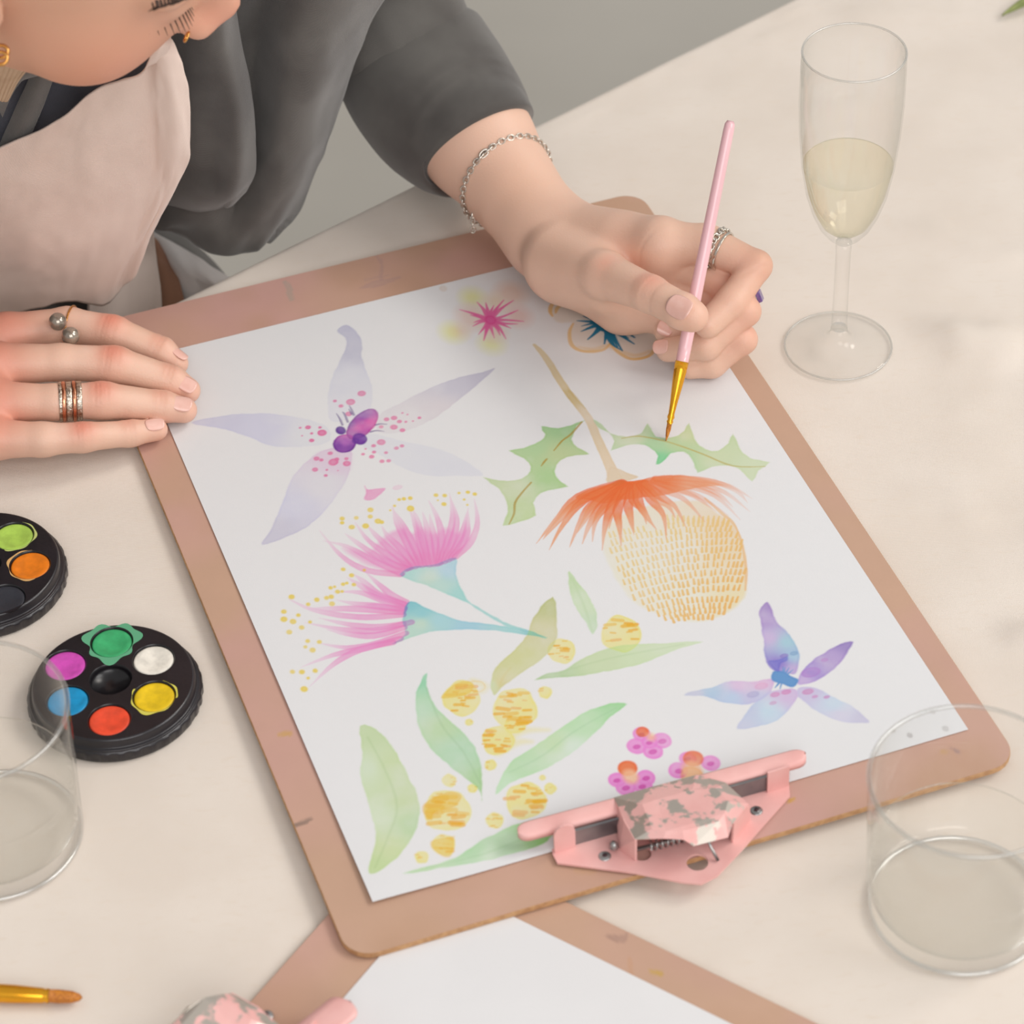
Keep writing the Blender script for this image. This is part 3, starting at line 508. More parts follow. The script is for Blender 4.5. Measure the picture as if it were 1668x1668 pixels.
def clip_parts(par, second=False):
    L = lambda px, py, h: (*onto(B1, px, py, h), h)
    if second:                                       # the lower board's clip is a larger one
        a0 = L(838, 1343, .0125); a1 = L(1110, 1330, .02); b0 = onto(B2, 592, 1652, .016); b1 = onto(B2, 345, 1735, .030)
        sx_ = (b1[0]-b0[0])/(a1[0]-a0[0]); sy_ = (b1[1]-b0[1])/(a1[1]-a0[1]); print('clip scale', sx_, sy_); L0 = L
        L = lambda px, py, h: (b0[0]+sx_*(L0(px, py, h)[0]-a0[0]), b0[1]+sy_*(L0(px, py, h)[1]-a0[1]), h*1.45)
    base = [L(*p, .0014)[:2] for p in ((899,1384),(900,1392),(908,1407),(1035,1423),(1110,1438),(1142,1441),(1168,1428),(1208,1386),(1252,1336),(1287,1297),(1285,1276),(1200,1300),(1110,1322),(1030,1346),(950,1370))]
    holes = []
    for px, py, rr in ((1046,1392,.0042),(1136,1406,.0050)):
        x, y, _ = L(px, py, .0014); holes.append([(x+rr*math.cos(t), y+rr*math.sin(t)) for t in np.arange(24)*-2*math.pi/24])
    polys = [[Vector((x, y, .0014)) for x, y in q] for q in [base]+holes]; tri = tessellate_polygon(polys); vv = [tuple(v) for q in polys for v in q]
    o = mesh('clip_base', vv, [t for t in tri], m_clip, par, False); solid(o, .0011, 0); wear(o, -.2)
    # upright tabs and inner jaw plate
    def wall(name, pts, M, th=.0012, w_=-.2):       # pts: (px,py, h) corner readings as upright plates
        v = [L(*p) for p in pts]; o = mesh(name, v, [tuple(range(len(v)))], M, par, False); solid(o, th, 0); wear(o, w_); return o
    def upright(name, p0, p1, h0, h1, M, r=0, w_=-.2):
        a = np.array(L(*p0, h0)); b = np.array(L(*p1, h0)); e = (b-a); pts = [a, b]
        if r:
            k = 8; ww = np.linalg.norm(e); 
            for i in range(k+1): t = i/k*math.pi; pts.append(a+e*(.5+.5*math.cos(t))+V3(0, 0, h1-h0-ww/2+ww/2*math.sin(t)))
        else: pts += [b+V3(0, 0, h1-h0), a+V3(0, 0, h1-h0)]
        o = mesh(name, pts, [tuple(range(len(pts)))], M, par, False); solid(o, .0012, 0); wear(o, w_); return o
    upright('clip_tab', (903, 1391), (937, 1381), .001, .0185, m_clip, 1)
    upright('clip_tab', (1249, 1292), (1284, 1281), .001, .0150, m_clip)
    upright('jaw_plate', (925, 1378), (1262, 1282), .002, .0112, m_steel_d)
    # long jaw bar
    N = 60; f = .5-.5*np.cos(np.linspace(0, math.pi, N)); f = .35*f+.65*np.linspace(0, 1, N); f = np.sort(np.concatenate([f, [.002, .005, .01, .018, .982, .99, .995, .998]])); N = len(f); a0 = np.array(L(838, 1343, .0125)); a1 = np.array(L(1307, 1217, .0125)); ed = unit(a1-a0); pr = V3(ed[1], -ed[0], 0)
    v = []; prof = ((0, 0), (.0012, .0005), (.0062, -.0004), (.0082, -.0012), (.0086, -.0040))
    for t in f:
        q_ = min(min(t, 1-t)/.04, 1); wdt = max(math.sqrt(1-(1-q_)**2), .02)
        for (o_, z_) in prof: v.append(a0+(a1-a0)*t+pr*(o_*wdt+.0043*(1-wdt))*(2.0 if second else 1)+V3(0, 0, z_))
    o = mesh('jaw_bar', v, gridfaces(N, len(prof)), m_clip, par); solid(o, .0011, -1); wear(o, [-.2 if abs(t-.53) > .17 else .16 for t in f for _ in prof])
    # faceted lever
    out = [L(*p) for p in ((1000,1299,.0130),(1018,1337,.0160),(1034,1367,.0165),(1080,1366,.0185),(1114,1368,.0185),(1130,1378,.0150),(1186,1364,.0150),(1194,1341,.0190),(1219,1309,.0170),(1182,1275,.0135),(1135,1262,.0130),(1060,1282,.0130))]
    inn = [L(*p) for p in ((1046,1310,.0190),(1056,1334,.0205),(1062,1350,.0210),(1085,1354,.0212),(1112,1352,.0212),(1128,1350,.0208),(1170,1338,.0208),(1180,1325,.0210),(1186,1305,.0200),(1165,1284,.0185),(1128,1286,.0180),(1070,1302,.0180))]
    n = len(out); fc = [(i, (i+1) % n, n+(i+1) % n, n+i) for i in range(n)]+[tuple(range(n, 2*n))]
    o = mesh('lever', out+inn, fc, m_clip, par, False); solid(o, .0011, -1); wear(o, [.27]*n+[.19]*n)
    wall('side_arm', ((1003,1300,.0128),(1018,1337,.0160),(1036,1368,.0165),(1036,1402,.002),(1010,1382,.002)), m_clip, .001, -.2)
    wall('side_arm', ((1219,1309,.0168),(1194,1341,.0185),(1192,1372,.002),(1222,1335,.002)), m_clip, .001, -.2)
    # spring coil and rod
    p0 = np.array(L(1058, 1378, .008)); p1 = np.array(L(1186, 1344, .008)); e = p1-p0; s1 = unit(np.cross(e, (0, 0, 1))); K = 200
    P = [p0+e*t+.0026*(math.cos(t*90)*s1+math.sin(t*90)*V3(0, 0, 1)) for t in np.linspace(0, 1, K)]
    tube('spring', P, .00045, m_steel, par, 6); tube('pivot_rod', [p0-e*.16, p1+e*.12], .0010, m_steel, par, 10)
    tube('spring_leg', [L(1150, 1362, .011), L(1158, 1380, .0075), L(1170, 1402, .0028)], .00075, m_steel, par, 8)
    for px, py in ((985, 1394), (1232, 1320)):
        x, y, _ = L(px, py, .0022); lathe('rivet', [(0, .0026), (.0010, .0026), (.0013, .0022), (.0024, .0024), (.0030, .0020), (.0030, .0016)], m_dark if 0 else m_steel, par, 20, (x, y, 0)); lathe('rivet_hole', [(0, .0029), (.0010, .00285), (.0012, .0022)], m_dark, par, 14, (x, y, 0))
    x, y, z = L(1000, 1377, .0045); lathe('rivet', [(0, .0068), (.0012, .0064), (.0020, .0052), (.0022, .0035)], m_steel, par, 18, (x, y, 0))
def clipboard(Mx, label, seed, sheet=False):
    t = thing('clipboard', label, 'clipboard', Mx, 'pink clipboards on the table')
    o = prism('board', rrect(BL, BB, BR, BT, .014), -.0033, -.0002, m_edge, t, .0003)
    c = Canvas(BL+.0003, BB+.0003, BR-.0003, BT-.0003, .0012, Mx, 0, 1.0, seed)
    X, Y = np.meshgrid(c.xs, c.ys); n = c.n[..., None]; n3 = noise2(len(c.xs), len(c.ys), 70, seed+5, 3)[..., None]
    k = np.clip((n3-.35)*2.6, 0, .85); b = lin((192, 156, 133))*(1-k)+lin((198, 154, 146))*k; g = np.clip((noise2(len(c.xs), len(c.ys), 50, seed+9, 3)[..., None]-.55)*5, 0, 1); b = b*(1-g*.5)+lin((184, 146, 118))*g*.5
    c.C = b*(.96+.08*n)*1.0
    if not sheet:
        for S, r, q, a in (("463,459 470,470 475,488", [4, 6, 4], (165,165,165), .8), ("800,370 810,385 825,408", [5, 6, 4], (120,150,140), .8), ("612,415 622,430 620,455", [4, 3, 2], (170,140,165), .55), ("590,468 615,462 650,452", [3, 9, 3], (165,135,150), .45), ("595,455 640,447", [3, 2], (170,140,150), .4), ("300,505 325,500 350,498", [4, 16, 5], (222,178,185), .5), ("455,1197 470,1195 475,1200", [3, 5, 2], (225,175,90), .7), ("480,1345 500,1337 508,1333", [3, 4, 2], (130,110,100), .7), ("1286,1305 1292,1302", [4, 4], (240,180,70), .9), ("1535,1225 1540,1224", [4, 3], (235,190,110), .9), ("1550,1218 1562,1225", [2, 3], (150,125,125), .7), ("940,1418 965,1420", [4, 5], (215,150,110), .5)):
            c.stroke(S, r, np.array(q, float)*229/205, a, edge=.2, wob=.001)
    else:
        for S, r, q, a in (("1060,1582 1075,1585", [4, 5], (235,185,80), .9), ("990,1525 1012,1530 1020,1522", [4, 8, 4], (150,120,110), .55), ("1025,1560 1030,1590", [3, 3], (190,140,110), .4), ("525,1650 540,1635 548,1630", [5, 6, 3], (130,100,140), .7)):
            c.stroke(S, r, np.array(q, float)*229/205, a, edge=.2, wob=.001)
    # clip the painted top to the rounded outline: corners pull onto the arc
    r = .0137; Xc = np.clip(X, BL+.0003+r, BR-.0003-r); Yc = np.clip(Y, BB+.0003+r, BT-.0003-r); dx = X-Xc; dy = Y-Yc; mx = np.maximum(abs(dx), abs(dy)); hy = np.hypot(dx, dy)+1e-12
    X = Xc+dx*mx/hy; Y = Yc+dy*mx/hy
    v = np.stack([X, Y, 0*X-.0001], -1).reshape(-1, 3); o = mesh('painted_face', v, gridfaces(len(c.ys), len(c.xs)), m_board, t, False); setcol(o.data, np.clip(c.C, 0, 1).reshape(-1, 3))
    clip_parts(t, sheet); return t
clipboard(B1, 'pink-painted hardboard clipboard under the watercolour flower painting', 31)
clipboard(B2, 'pink-painted clipboard with a blank sheet, tucked under the corner of the painted one', 47, True)
x0, y0 = onto(B2, 835, 1497, .0005); x1, y1 = onto(B2, 1201, 1668, .0005); q0 = onto(B2, 612, 1558, .0005); q1 = onto(B2, 571, 1620, .0005)
sx = (x0+x1)/2; sy = (q0[1]+q1[1])/2
o = box('blank_sheet', (sx, sy, .0001), (min(sx+.297, BR-.002), min(sy+.42, BT-.006), .0006), m_paper); o.matrix_world = B2
tag(o, 'blank white sheet of paper on the lower clipboard', 'paper')

# ------------------------------------------------------------------ person
m_skin = attr_mat('skin', .48, .25, 900, .12)
J = lambda px, py, z: at(px, py, z)
SK = lin((224, 184, 162)); RED = lin((216, 130, 108)); PALE = lin((231, 198, 180)); TAN = lin((214, 168, 140))
def skincol(V, blobs):
    n = (np.sin(V[:, 0]*210+2*np.sin(V[:, 1]*170))+np.sin(V[:, 1]*190+V[:, 2]*240))*.25
    C = SK*(1+.03*n[:, None])
    for p, r, col, a in blobs:
        w = a*np.exp(-(((V-np.asarray(p))**2).sum(1)/r**2)); C = C*(1-w[:, None])+w[:, None]*col
    return C
# --- resting hand (her right), fingers flat on the sheet
RW = J(-235, 615, .030)
rf = dict(
    index=[(J(10, 545, .030), .0115), (J(110, 530, .0300), .0098), (J(183, 541, .0285), .0092), (J(262, 573, .0190), .0081), (J(286, 592, .0145), .0070)],
    middle=[(J(-8, 595, .034), .0120), (J(100, 590, .0330), .0096), (J(186, 594, .0300), .0100), (J(278, 621, .0180), .0085), (J(305, 636, .0140), .0072)],
    ring=[(J(-12, 655, .030), .0115), (J(90, 655, .0290), .0092), (J(166, 652, .0265), .0098), (J(264, 662, .0165), .0083), (J(300, 668, .0140), .0070)],
    little=[(J(-15, 715, .023), .0110), (J(70, 716, .0225), .0088), (J(135, 712, .0210), .0078), (J(212, 706, .0150), .0068), (J(255, 700, .0125), .0060)])
rth = [(J(-170, 560, .022), .013), (J(-100, 575, .015), .011), (J(-40, 590, .012), .0095)]
def groove(P, p, a, offs, A=.00045, sg=.0007, R=.0115):        # skin folds across a joint
    q = P-np.asarray(p, np.float32); r = np.linalg.norm(q, axis=1); k = r < R*1.3; out = np.zeros(len(P), np.float32)
    if k.any():
        t = q[k]@np.asarray(a, np.float32); mk = np.exp(-(r[k]/R)**6); out[k] = A*mk*sum(np.exp(-((t-o)/sg)**2) for o in offs)
    return out
def joints(F, ks, up):
    G = []
    for k in ks:
        for i, offs, R in ((2, (-.0030, -.0008, .0014, .0034), .0120), (3, (-.0008, .0012), .0100)):
            G.append((F[k][i][0]+up*F[k][i][1]*.75, unit(F[k][i+1][0]-F[k][i-1][0]), offs, R))
    return G
RG = joints(rf, rf, V3(0, 0, 1))
REL = V3(-.56, .05, .12); RSH = V3(-.47, .12, .30)
def sdf_right(P):
    palm = chain(P, [(RW, .021), (J(-80, 628, .030), .024)], .01)
    for k in rf: palm = smin(palm, cap(P, RW+(rf[k][0][0]-RW)*.25, rf[k][0][0], .013, rf[k][0][1]), .012)
    palm = smin(palm, chain(P, rth, .006), .010); palm = smin(palm, cap(P, RW, REL, .0235, .036), .02)
    d = None
    for k in rf:
        e = smin(palm, chain(P, rf[k], .0035), .0045); d = e if d is None else smin(d, e, .0012)
    for p, a, offs, R in RG: d = d+groove(P, p, a, offs, R=R)
    return d
toc_ = -CFW
# --- painting hand (her left)
LW = J(888, 378, .036); LC = J(776, 230, .055); LEL = V3(-.0946, .3865, .1016); LSH = V3(-.20, .32, .31)
lth = [(J(905, 425, .042), .017), (J(985, 448, .058), .0126), (J(1060, 479, .0665), .0098), (J(1112, 507, .0680), .0094), (J(1128, 515, .0670), .0085)]
lf = dict(
    index=[(J(1075, 398, .062), .0135), (J(1150, 398, .064), .0108), (J(1232, 433, .0610), .0082), (J(1192, 492, .0500), .0086), (J(1153, 528, .0440), .0076)],
    middle=[(J(1085, 420, .048), .013), (J(1170, 455, .046), .010), (J(1214, 507, .0430), .0080), (J(1150, 563, .0285), .0078), (J(1088, 570, .0210), .0066)],
    ring=[(J(1075, 455, .034), .013), (J(1160, 500, .032), .010), (J(1209, 553, .0270), .0078), (J(1160, 592, .0145), .0076), (J(1125, 598, .0125), .0066)],
    little=[(J(1040, 500, .026), .012), (J(1110, 530, .024), .009), (J(1160, 560, .0200), .0075), (J(1120, 558, .0180), .0068), (J(1084, 541, .0230), .0062)])
LG = [(lth[2][0]+toc_*.008, unit(lth[3][0]-lth[1][0]), (-.0030, -.0010, .0010, .0030), .011), (J(1035, 402, .070), unit(J(1060, 440, .06)-J(1020, 400, .06)), (0,), .014), (J(1228, 430, .068), unit(V3(.3, -.9, 0)), (.001,), .010)]
def sdf_left(P):
    palm = cap(P, LW, J(1000, 400, .050), .0185, .016)
    for k, r in (('index', .0150), ('middle', .0145), ('ring', .014), ('little', .013)):
        palm = smin(palm, cap(P, LW+V3(.006, -.004, -.004), lf[k][0][0], .015, r), .012)
    palm = smin(palm, cap(P, J(925, 430, .030), J(1010, 505, .018), .016, .0125), .012)
    palm = smin(palm, cap(P, J(915, 445, .034), J(985, 470, .040), .016, .0125), .012)
    palm = smin(palm, chain(P, [(LW, .0225), (LC, .0305), (LEL, .031)], .010), .014)
    d = None
    for k in lf:
        e = smin(palm, chain(P, lf[k], .003), .004); d = e if d is None else smin(d, e, .0012)
    th = smin(cap(P, lth[0][0], lth[1][0], lth[0][1], lth[1][1]), palm, .012)
    th = smin(th, chain(P, lth[1:], .003), .004); d = smin(d, th, .0012)
    for p, a, offs, R in LG: d = d+groove(P, p, a, offs, R=R)
    return d
# --- head: local frame x = her right, y = face, z = crown
HF = unit(V3(.835, -.03, -.55)); HU0 = V3(.50, -.365, .785); HU = unit(HU0-HF*(HU0@HF)); HR = np.cross(HF, HU)
HT = np.array([-.2152, .0690, .340]); HM = np.stack([HR, HF, HU], 1)
hp = lambda x, y, z: HT+HM@V3(x, y, z)
def sdf_head(P):
    E = lambda c, r: ell(P, hp(*c), HM, r)
    d = E((0, -.012, .035), (.074, .092, .083)); d = smin(d, E((0, .030, -.014), (.058, .062, .066)), .03)
    d = smin(d, E((0, .046, -.012), (.056, .050, .060)), .02); d = smin(d, E((0, .062, -.040), (.034, .030, .030)), .015)
    for s in (-1, 1):
        d = smin(d, E((s*.040, .050, -.020), (.026, .030, .030)), .018)              # cheek
        d = smin(d, cap(P, hp(s*.048, .012, -.044), hp(s*.012, .068, -.076), .014, .012), .018)   # jaw
        d = smin(d, cap(P, hp(s*.016, .086, .038), hp(s*.044, .074, .034), .009, .008), .012)    # brow
        d = smin(d, E((s*.031, .077, .018), (.0135, .0125, .0115)), .003)              # eyelid
        d = smin(d, E((s*.078, -.002, -.005), (.008, .017, .030)), .004)              # ear
        d = smin(d, E((s*.0115, .104, -.018), (.0085, .0085, .0075)), .005)              # nostril wing
    d = smin(d, cap(P, hp(0, .088, .028), hp(0, .109, -.008), .0065, .0098), .010)     # nose
    d = smin(d, E((0, .071, -.077), (.017, .017, .014)), .014)                           # chin
    d = smin(d, E((0, .086, -.042), (.021, .010, .0065)), .006); d = smin(d, E((0, .084, -.053), (.018, .010, .0065)), .005)
    return d
NK = V3(-.315, .215, .335)
def sdf_torso(P):
    R3 = np.stack([V3(E1[0], E1[1], 0), V3(E2[0], E2[1], 0), V3(0, 0, 1)], 1); S = V3(-.335, .22, .30)
    d = ell(P, S+V3(0, 0, -.12)+E2*.0, R3, (.150, .095, .20)); d = smin(d, ell(P, V3(-.30, .27, -.17), R3, (.155, .11, .15)), .08)
    d = smin(d, cap(P, RSH-V3(-.03, 0, 0), LSH-V3(.03, 0, 0), .05, .05), .05)
    d = smin(d, cap(P, NK, hp(0, -.02, -.05), .050, .050), .03)
    d = smin(d, chain(P, [(RSH, .048), (REL, .036)], .03), .03); d = smin(d, chain(P, [(LSH, .045), (LEL, .030)], .02), .02)
    for s in (-1, 1):
        hip = V3(-.30, .28, -.22)+E1*s*.085; kn = hip+E2*.42+V3(0, 0, .0)+E1*s*.04; an = V3(kn[0], kn[1], FL+.09)+E2*.02
        d = smin(d, chain(P, [(hip, .082), (kn, .055), (an, .036)], .03), .03); d = smin(d, cap(P, an-V3(0, 0, .055), an-V3(0, 0, .062)+E2*.16, .034, .024), .02)
    return smin(d, sdf_head(P), .015)
def body():
    Vs, Fs, Cs, n = [], [], [], 0
    v, f = surfnet(sdf_right, (-.66, -.02, -.01), (-.14, .24, .18), .0008); v = relax(v, f, 2)
    b = [(rf[k][2][0]+V3(0, 0, .009), .0090, RED, .85) for k in rf]+[(rf[k][3][0]+V3(0, 0, .008), .006, RED, .4) for k in rf]+[(rf[k][0][0]+V3(0, 0, .01), .018, RED, .75) for k in rf]+[(rf[k][4][0], .009, lin((222, 160, 140)), .5) for k in rf]+[((rf[k][1][0]*.5+rf[k][2][0]*.5)+V3(0, 0, .009), .006, PALE, .5) for k in rf]
    Vs.append(v); Fs.append(f); Cs.append(skincol(v, b)); n += len(v)
    v, f = surfnet(sdf_left, (-.16, -.0, -.01), (.20, .45, .16), .0009); v = relax(v, f, 2)
    b = [(J(990, 437, .066), .006, RED, .8), (lth[2][0]+V3(0, 0, .009), .008, RED, .5), (lf['index'][2][0], .013, RED, .35), (lf['middle'][2][0], .011, RED, .35), (J(1040, 425, .05), .016, RED, .45), (J(1165, 490, .045), .014, RED, .4), (lf['ring'][2][0], .012, RED, .3), (J(835, 290, .07), .02, TAN, .4), (lth[4][0], .010, lin((222, 160, 140)), .4)]
    Vs.append(v); Fs.append(f+n); Cs.append(skincol(v, b)); n += len(v)
    v, f = surfnet(sdf_torso, (-.70, -.32, FL-.03), (.30, .52, .56), .0032); v = relax(v, f, 2)
    b = [(hp(0, .02, 0), .13, lin((216, 160, 130)), .9), (hp(.045, .06, -.02), .03, lin((216, 135, 105)), .75), (hp(0, .11, -.012), .018, lin((218, 140, 118)), .6), (hp(.05, .03, -.06), .035, lin((218, 165, 130)), .4), (hp(0, .09, -.047), .012, lin((200, 110, 105)), .7)]
    Vs.append(v); Fs.append(f+n); Cs.append(skincol(v, b))
    o = mesh('body', np.concatenate(Vs), np.concatenate(Fs), m_skin, person); setcol(o.data, np.concatenate(Cs)); return o
person = thing('person', 'person in a grey shirt and pale pink apron, painting with a pink brush', 'person')
body()
def nail(c, d, up, wd, ln, r, M, fn=None):
    d = unit(d); up = unit(np.asarray(up)-d*(up@d)); sd = np.cross(d, up)
    if fn is not None:
        ts = np.linspace(.003, .016, 80); r = ts[np.argmax(fn((c+ts[:, None]*up).astype(np.float32)) > 0)]+.0004; N = 12; v = []
    for i in range(N):
        for j in range(N):
            a, b = -1+2*i/(N-1), -1+2*j/(N-1); x = a*math.sqrt(1-b*b/2); y = b*math.sqrt(1-a*a/2); y = (abs(b)**.6*math.copysign(1, b)*.3+.7*y); x = (abs(a)**.6*math.copysign(1, a)*.2+.8*x)
            th = x*wd/2/r; v.append(c+d*y*ln/2+up*(math.cos(th)*r)+sd*math.sin(th)*r)
    o = mesh('fingernail', v, gridfaces(N, N), M, person); solid(o, .0003, 0); return o
m_nail = mat('nail', (231, 182, 168), .25, 0, (235, 190, 177), 200, Coat_Weight=.3); UPV = V3(0, 0, 1)
toc = -CFW
for k, dz, w_ in (('middle', .2, .0095), ('ring', .1, .0098), ('little', .0, .0080), ('index', .5, .007)):
    a, b = rf[k][3][0], rf[k][4][0]; d = unit(b-a)
    side = V3(0, -1, 0)*(.35 if k != 'index' else -.3)+UPV; nail(a+(b-a)*.80+d*.001, d, unit(side), w_, .0105, rf[k][4][1]+.0004, m_nail, sdf_right)
d = unit(lth[4][0]-lth[2][0]); nail(lth[3][0]+(lth[4][0]-lth[3][0])*.45, d, unit(toc+V3(.0, -.05, .05)), .0130, .0150, .0092, m_nail, sdf_left)
for k, p in (('middle', (1078, 569, .021)), ('little', (1077, 541, .0235))):
    a, b = lf[k][3][0], lf[k][4][0]; d = unit(b-a); nail(b+d*.0015, d, unit(V3(-.1, -.5, .9)), .009, .009, lf[k][4][1]+.0003, m_nail, sdf_left)

# --- clothes
m_shirt = cloth_mat('washed_grey_cotton', (96, 93, 89), (76, 72, 69), 17000, .2, .25, 16)
m_apron = cloth_mat('pale_pink_linen', (235, 213, 201), (229, 205, 192), 17000, .2, .15, 10)
m_knit = mat('beige_knit', (196, 168, 140), .9, 0, (186, 156, 128), 60, .4, 400)
m_apron2 = cloth_mat('light_skirt', (216, 200, 190), (210, 192, 182), 17000, .2, .15, 10)
m_navy = cloth_mat('blue_grey_cotton', (74, 77, 90), (60, 60, 70), 17000, .2, .2, 18); m_white = cloth_mat('white_denim', (232, 226, 222), (226, 219, 215), 17000, .2, .1, 12); m_trouser_shade = cloth_mat('trouser_shade_brown', (150, 108, 84), (132, 94, 72), 17000, .2, .1, 12)  # the brown is the tone of the shadow by the trouser leg
def patch(name, rows, M, th=.0014, n=9, amp=.0012, seed=1, nn=.03, parent=person, post=None):
    G = np.array([[J(*p) for p in r] for r in rows])
    A = np.array([crs(G[i], n) for i in range(len(G))]); A = np.array([crs(A[:, j], n) for j in range(A.shape[1])]).transpose(1, 0, 2)
    nu, nv = A.shape[:2]; du = np.gradient(A, axis=0); dv = np.gradient(A, axis=1); N = np.cross(du, dv); N /= np.linalg.norm(N, axis=2, keepdims=True)+1e-12
    N *= np.sign((N@toc))[..., None]; A = A+N*(amp*((noise2(nv, nu, 14, seed, 3)-.5)*2))[..., None]
    if post: A = post(A, N)
    o = mesh(name, A.reshape(-1, 3), gridfaces(nu, nv), M, parent); solid(o, th, 0); return o
zb = lambda y: (500-y)*.00058
zd = lambda y: (418-y)*.00045
# apron bib: rows from top edge to bottom
def R_(zf, pts): return [(x, y, zf(y)+dz) for x, y, dz in pts]
patch('apron', [
    R_(zb, [(-420,443,-.030),(-300,380,-.008),(-160,318,0),(-60,272,0),(0,243,0),(55,217,0),(110,184,.002),(150,150,.002),(200,130,.002),(236,114,.001),(246,75,.001),(258,60,.0),(277,60,-.003)]),
    R_(zb, [(-420,475,-.030),(-300,412,-.008),(-160,350,0),(-60,310,0),(0,282,.002),(55,258,.004),(110,226,.004),(150,196,.004),(200,176,.004),(236,150,.001),(252,122,.005),(272,104,.006),(292,100,-.002)]),
    R_(zb, [(-420,515,-.030),(-300,452,-.008),(-160,390,0),(-60,355,0),(0,335,.004),(55,305,.007),(110,278,.007),(150,256,.007),(205,236,.005),(244,214,.000),(262,184,.005),(286,164,.006),(304,152,-.004)]),
    R_(zb, [(-420,555,-.030),(-300,492,-.008),(-160,430,0),(-60,405,0),(0,385,.005),(55,358,.009),(110,338,.008),(155,318,.007),(208,300,.004),(250,276,.000),(270,252,.004),(290,240,.004),(309,226,-.004)]),
    R_(zb, [(-420,585,-.030),(-300,522,-.008),(-160,460,0),(-60,445,0),(0,430,.005),(55,410,.009),(105,398,.008),(150,382,.006),(200,364,.002),(238,340,-.002),(262,318,-.002),(278,302,-.002),(296,286,-.006)]),
    R_(zb, [(-420,630,-.030),(-300,567,-.008),(-160,505,0),(-60,490,0),(0,470,.003),(50,452,.006),(98,446,.005),(140,436,.003),(180,424,-.001),(208,412,-.004),(224,400,-.006),(236,388,-.008),(250,372,-.010)]),
    R_(zb, [(-420,685,-.030),(-300,622,-.008),(-160,560,.004),(-60,540,.004),(0,518,.004),(45,500,.004),(88,492,.004),(125,492,.002),(156,494,-.002),(176,490,-.006),(196,472,-.010),(212,450,-.012),(228,420,-.014)])],
    m_apron, amp=.0030, seed=4, n=10)
patch('apron_strap', [R_(zb, [(236,112,.004),(247,103,.006),(262,98,.003)]), R_(zb, [(250,70,.006),(262,66,.007),(277,66,.002)]), [(238,20,.245),(252,18,.25),(264,20,.245)], [(190,-90,.28),(205,-95,.28),(220,-95,.28)]], m_apron, amp=.0005)
# apron skirt and light cloth between bib and table
patch('apron_skirt', [
    [(140,440,.010),(175,400,.02),(205,372,.03),(232,350,.03),(250,360,.02)],
    [(140,480,-.01),(175,440,-.004),(208,410,-.004),(236,400,-.008),(252,405,-.012)],
    [(140,530,-.04),(176,500,-.03),(210,470,-.03),(242,448,-.03),(258,450,-.035)],
    [(140,620,-.08),(176,590,-.07),(212,560,-.07),(246,540,-.07),(264,530,-.07)]], m_apron2, amp=.003, seed=9)
patch('trouser_leg', [
    [(225,360,-.055),(243,374,-.05),(275,394,-.045),(315,416,-.045),(345,434,-.047),(374,452,-.052)],
    [(225,385,-.058),(248,398,-.05),(282,420,-.046),(320,440,-.048),(350,456,-.05),(382,470,-.056)],
    [(228,430,-.064),(256,428,-.056),(290,450,-.054),(328,466,-.058),(356,478,-.06),(390,488,-.066)],
    [(230,520,-.08),(262,500,-.075),(300,510,-.078),(338,520,-.08),(366,520,-.085),(400,520,-.09)]], m_white, amp=.003, seed=13)
patch('trouser_shade_sheet', [  # brown sheet standing in for the shadow beside the white trouser leg
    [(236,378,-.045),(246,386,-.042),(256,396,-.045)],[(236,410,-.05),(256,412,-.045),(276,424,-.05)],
    [(236,450,-.055),(264,446,-.05),(292,456,-.056)],[(236,520,-.07),(270,515,-.066),(306,520,-.07)]], m_trouser_shade, amp=.002, seed=15)
# shirt: side panel hanging behind, rounded front fold, inner front, collar
patch('shirt_panel', [
    [(170,-400,.30),(225,-405,.31),(280,-410,.32),(330,-415,.32),(380,-420,.32),(430,-425,.31),(480,-425,.29)],
    [(200,-210,.25),(260,-212,.27),(320,-214,.28),(385,-216,.275),(450,-218,.275),(520,-218,.26),(600,-215,.22)],
    R_(zd, [(232,-60,-.02),(300,-60,0),(360,-60,.008),(430,-60,-.004),(500,-60,.008),(570,-60,.0),(650,-60,-.03)]),
    R_(zd, [(240,40,-.02),(300,40,0),(355,40,.008),(420,40,-.008),(485,40,.010),(550,40,.002),(606,40,-.03)]),
    R_(zd, [(245,120,-.02),(300,120,0),(355,125,.006),(415,125,-.010),(470,125,.010),(530,122,.002),(577,118,-.03)]),
    R_(zd, [(245,200,-.02),(298,200,0),(350,205,.004),(405,210,-.010),(460,205,.008),(508,200,.0),(546,195,-.03)]),
    R_(zd, [(240,280,-.02),(290,285,0),(345,290,.004),(395,290,-.008),(445,285,.006),(488,275,0),(518,266,-.028)]),
    R_(zd, [(234,335,-.02),(280,350,0),(330,355,.004),(380,360,0),(425,352,.004),(462,345,0),(490,340,-.025)]),
    R_(zd, [(228,362,-.02),(262,378,-.004),(308,396,-.004),(352,408,-.004),(400,414,-.004),(428,400,-.008),(452,380,-.02)])], m_shirt, amp=.006, seed=21, n=9)
zf_ = lambda y: (440-y)*.00050
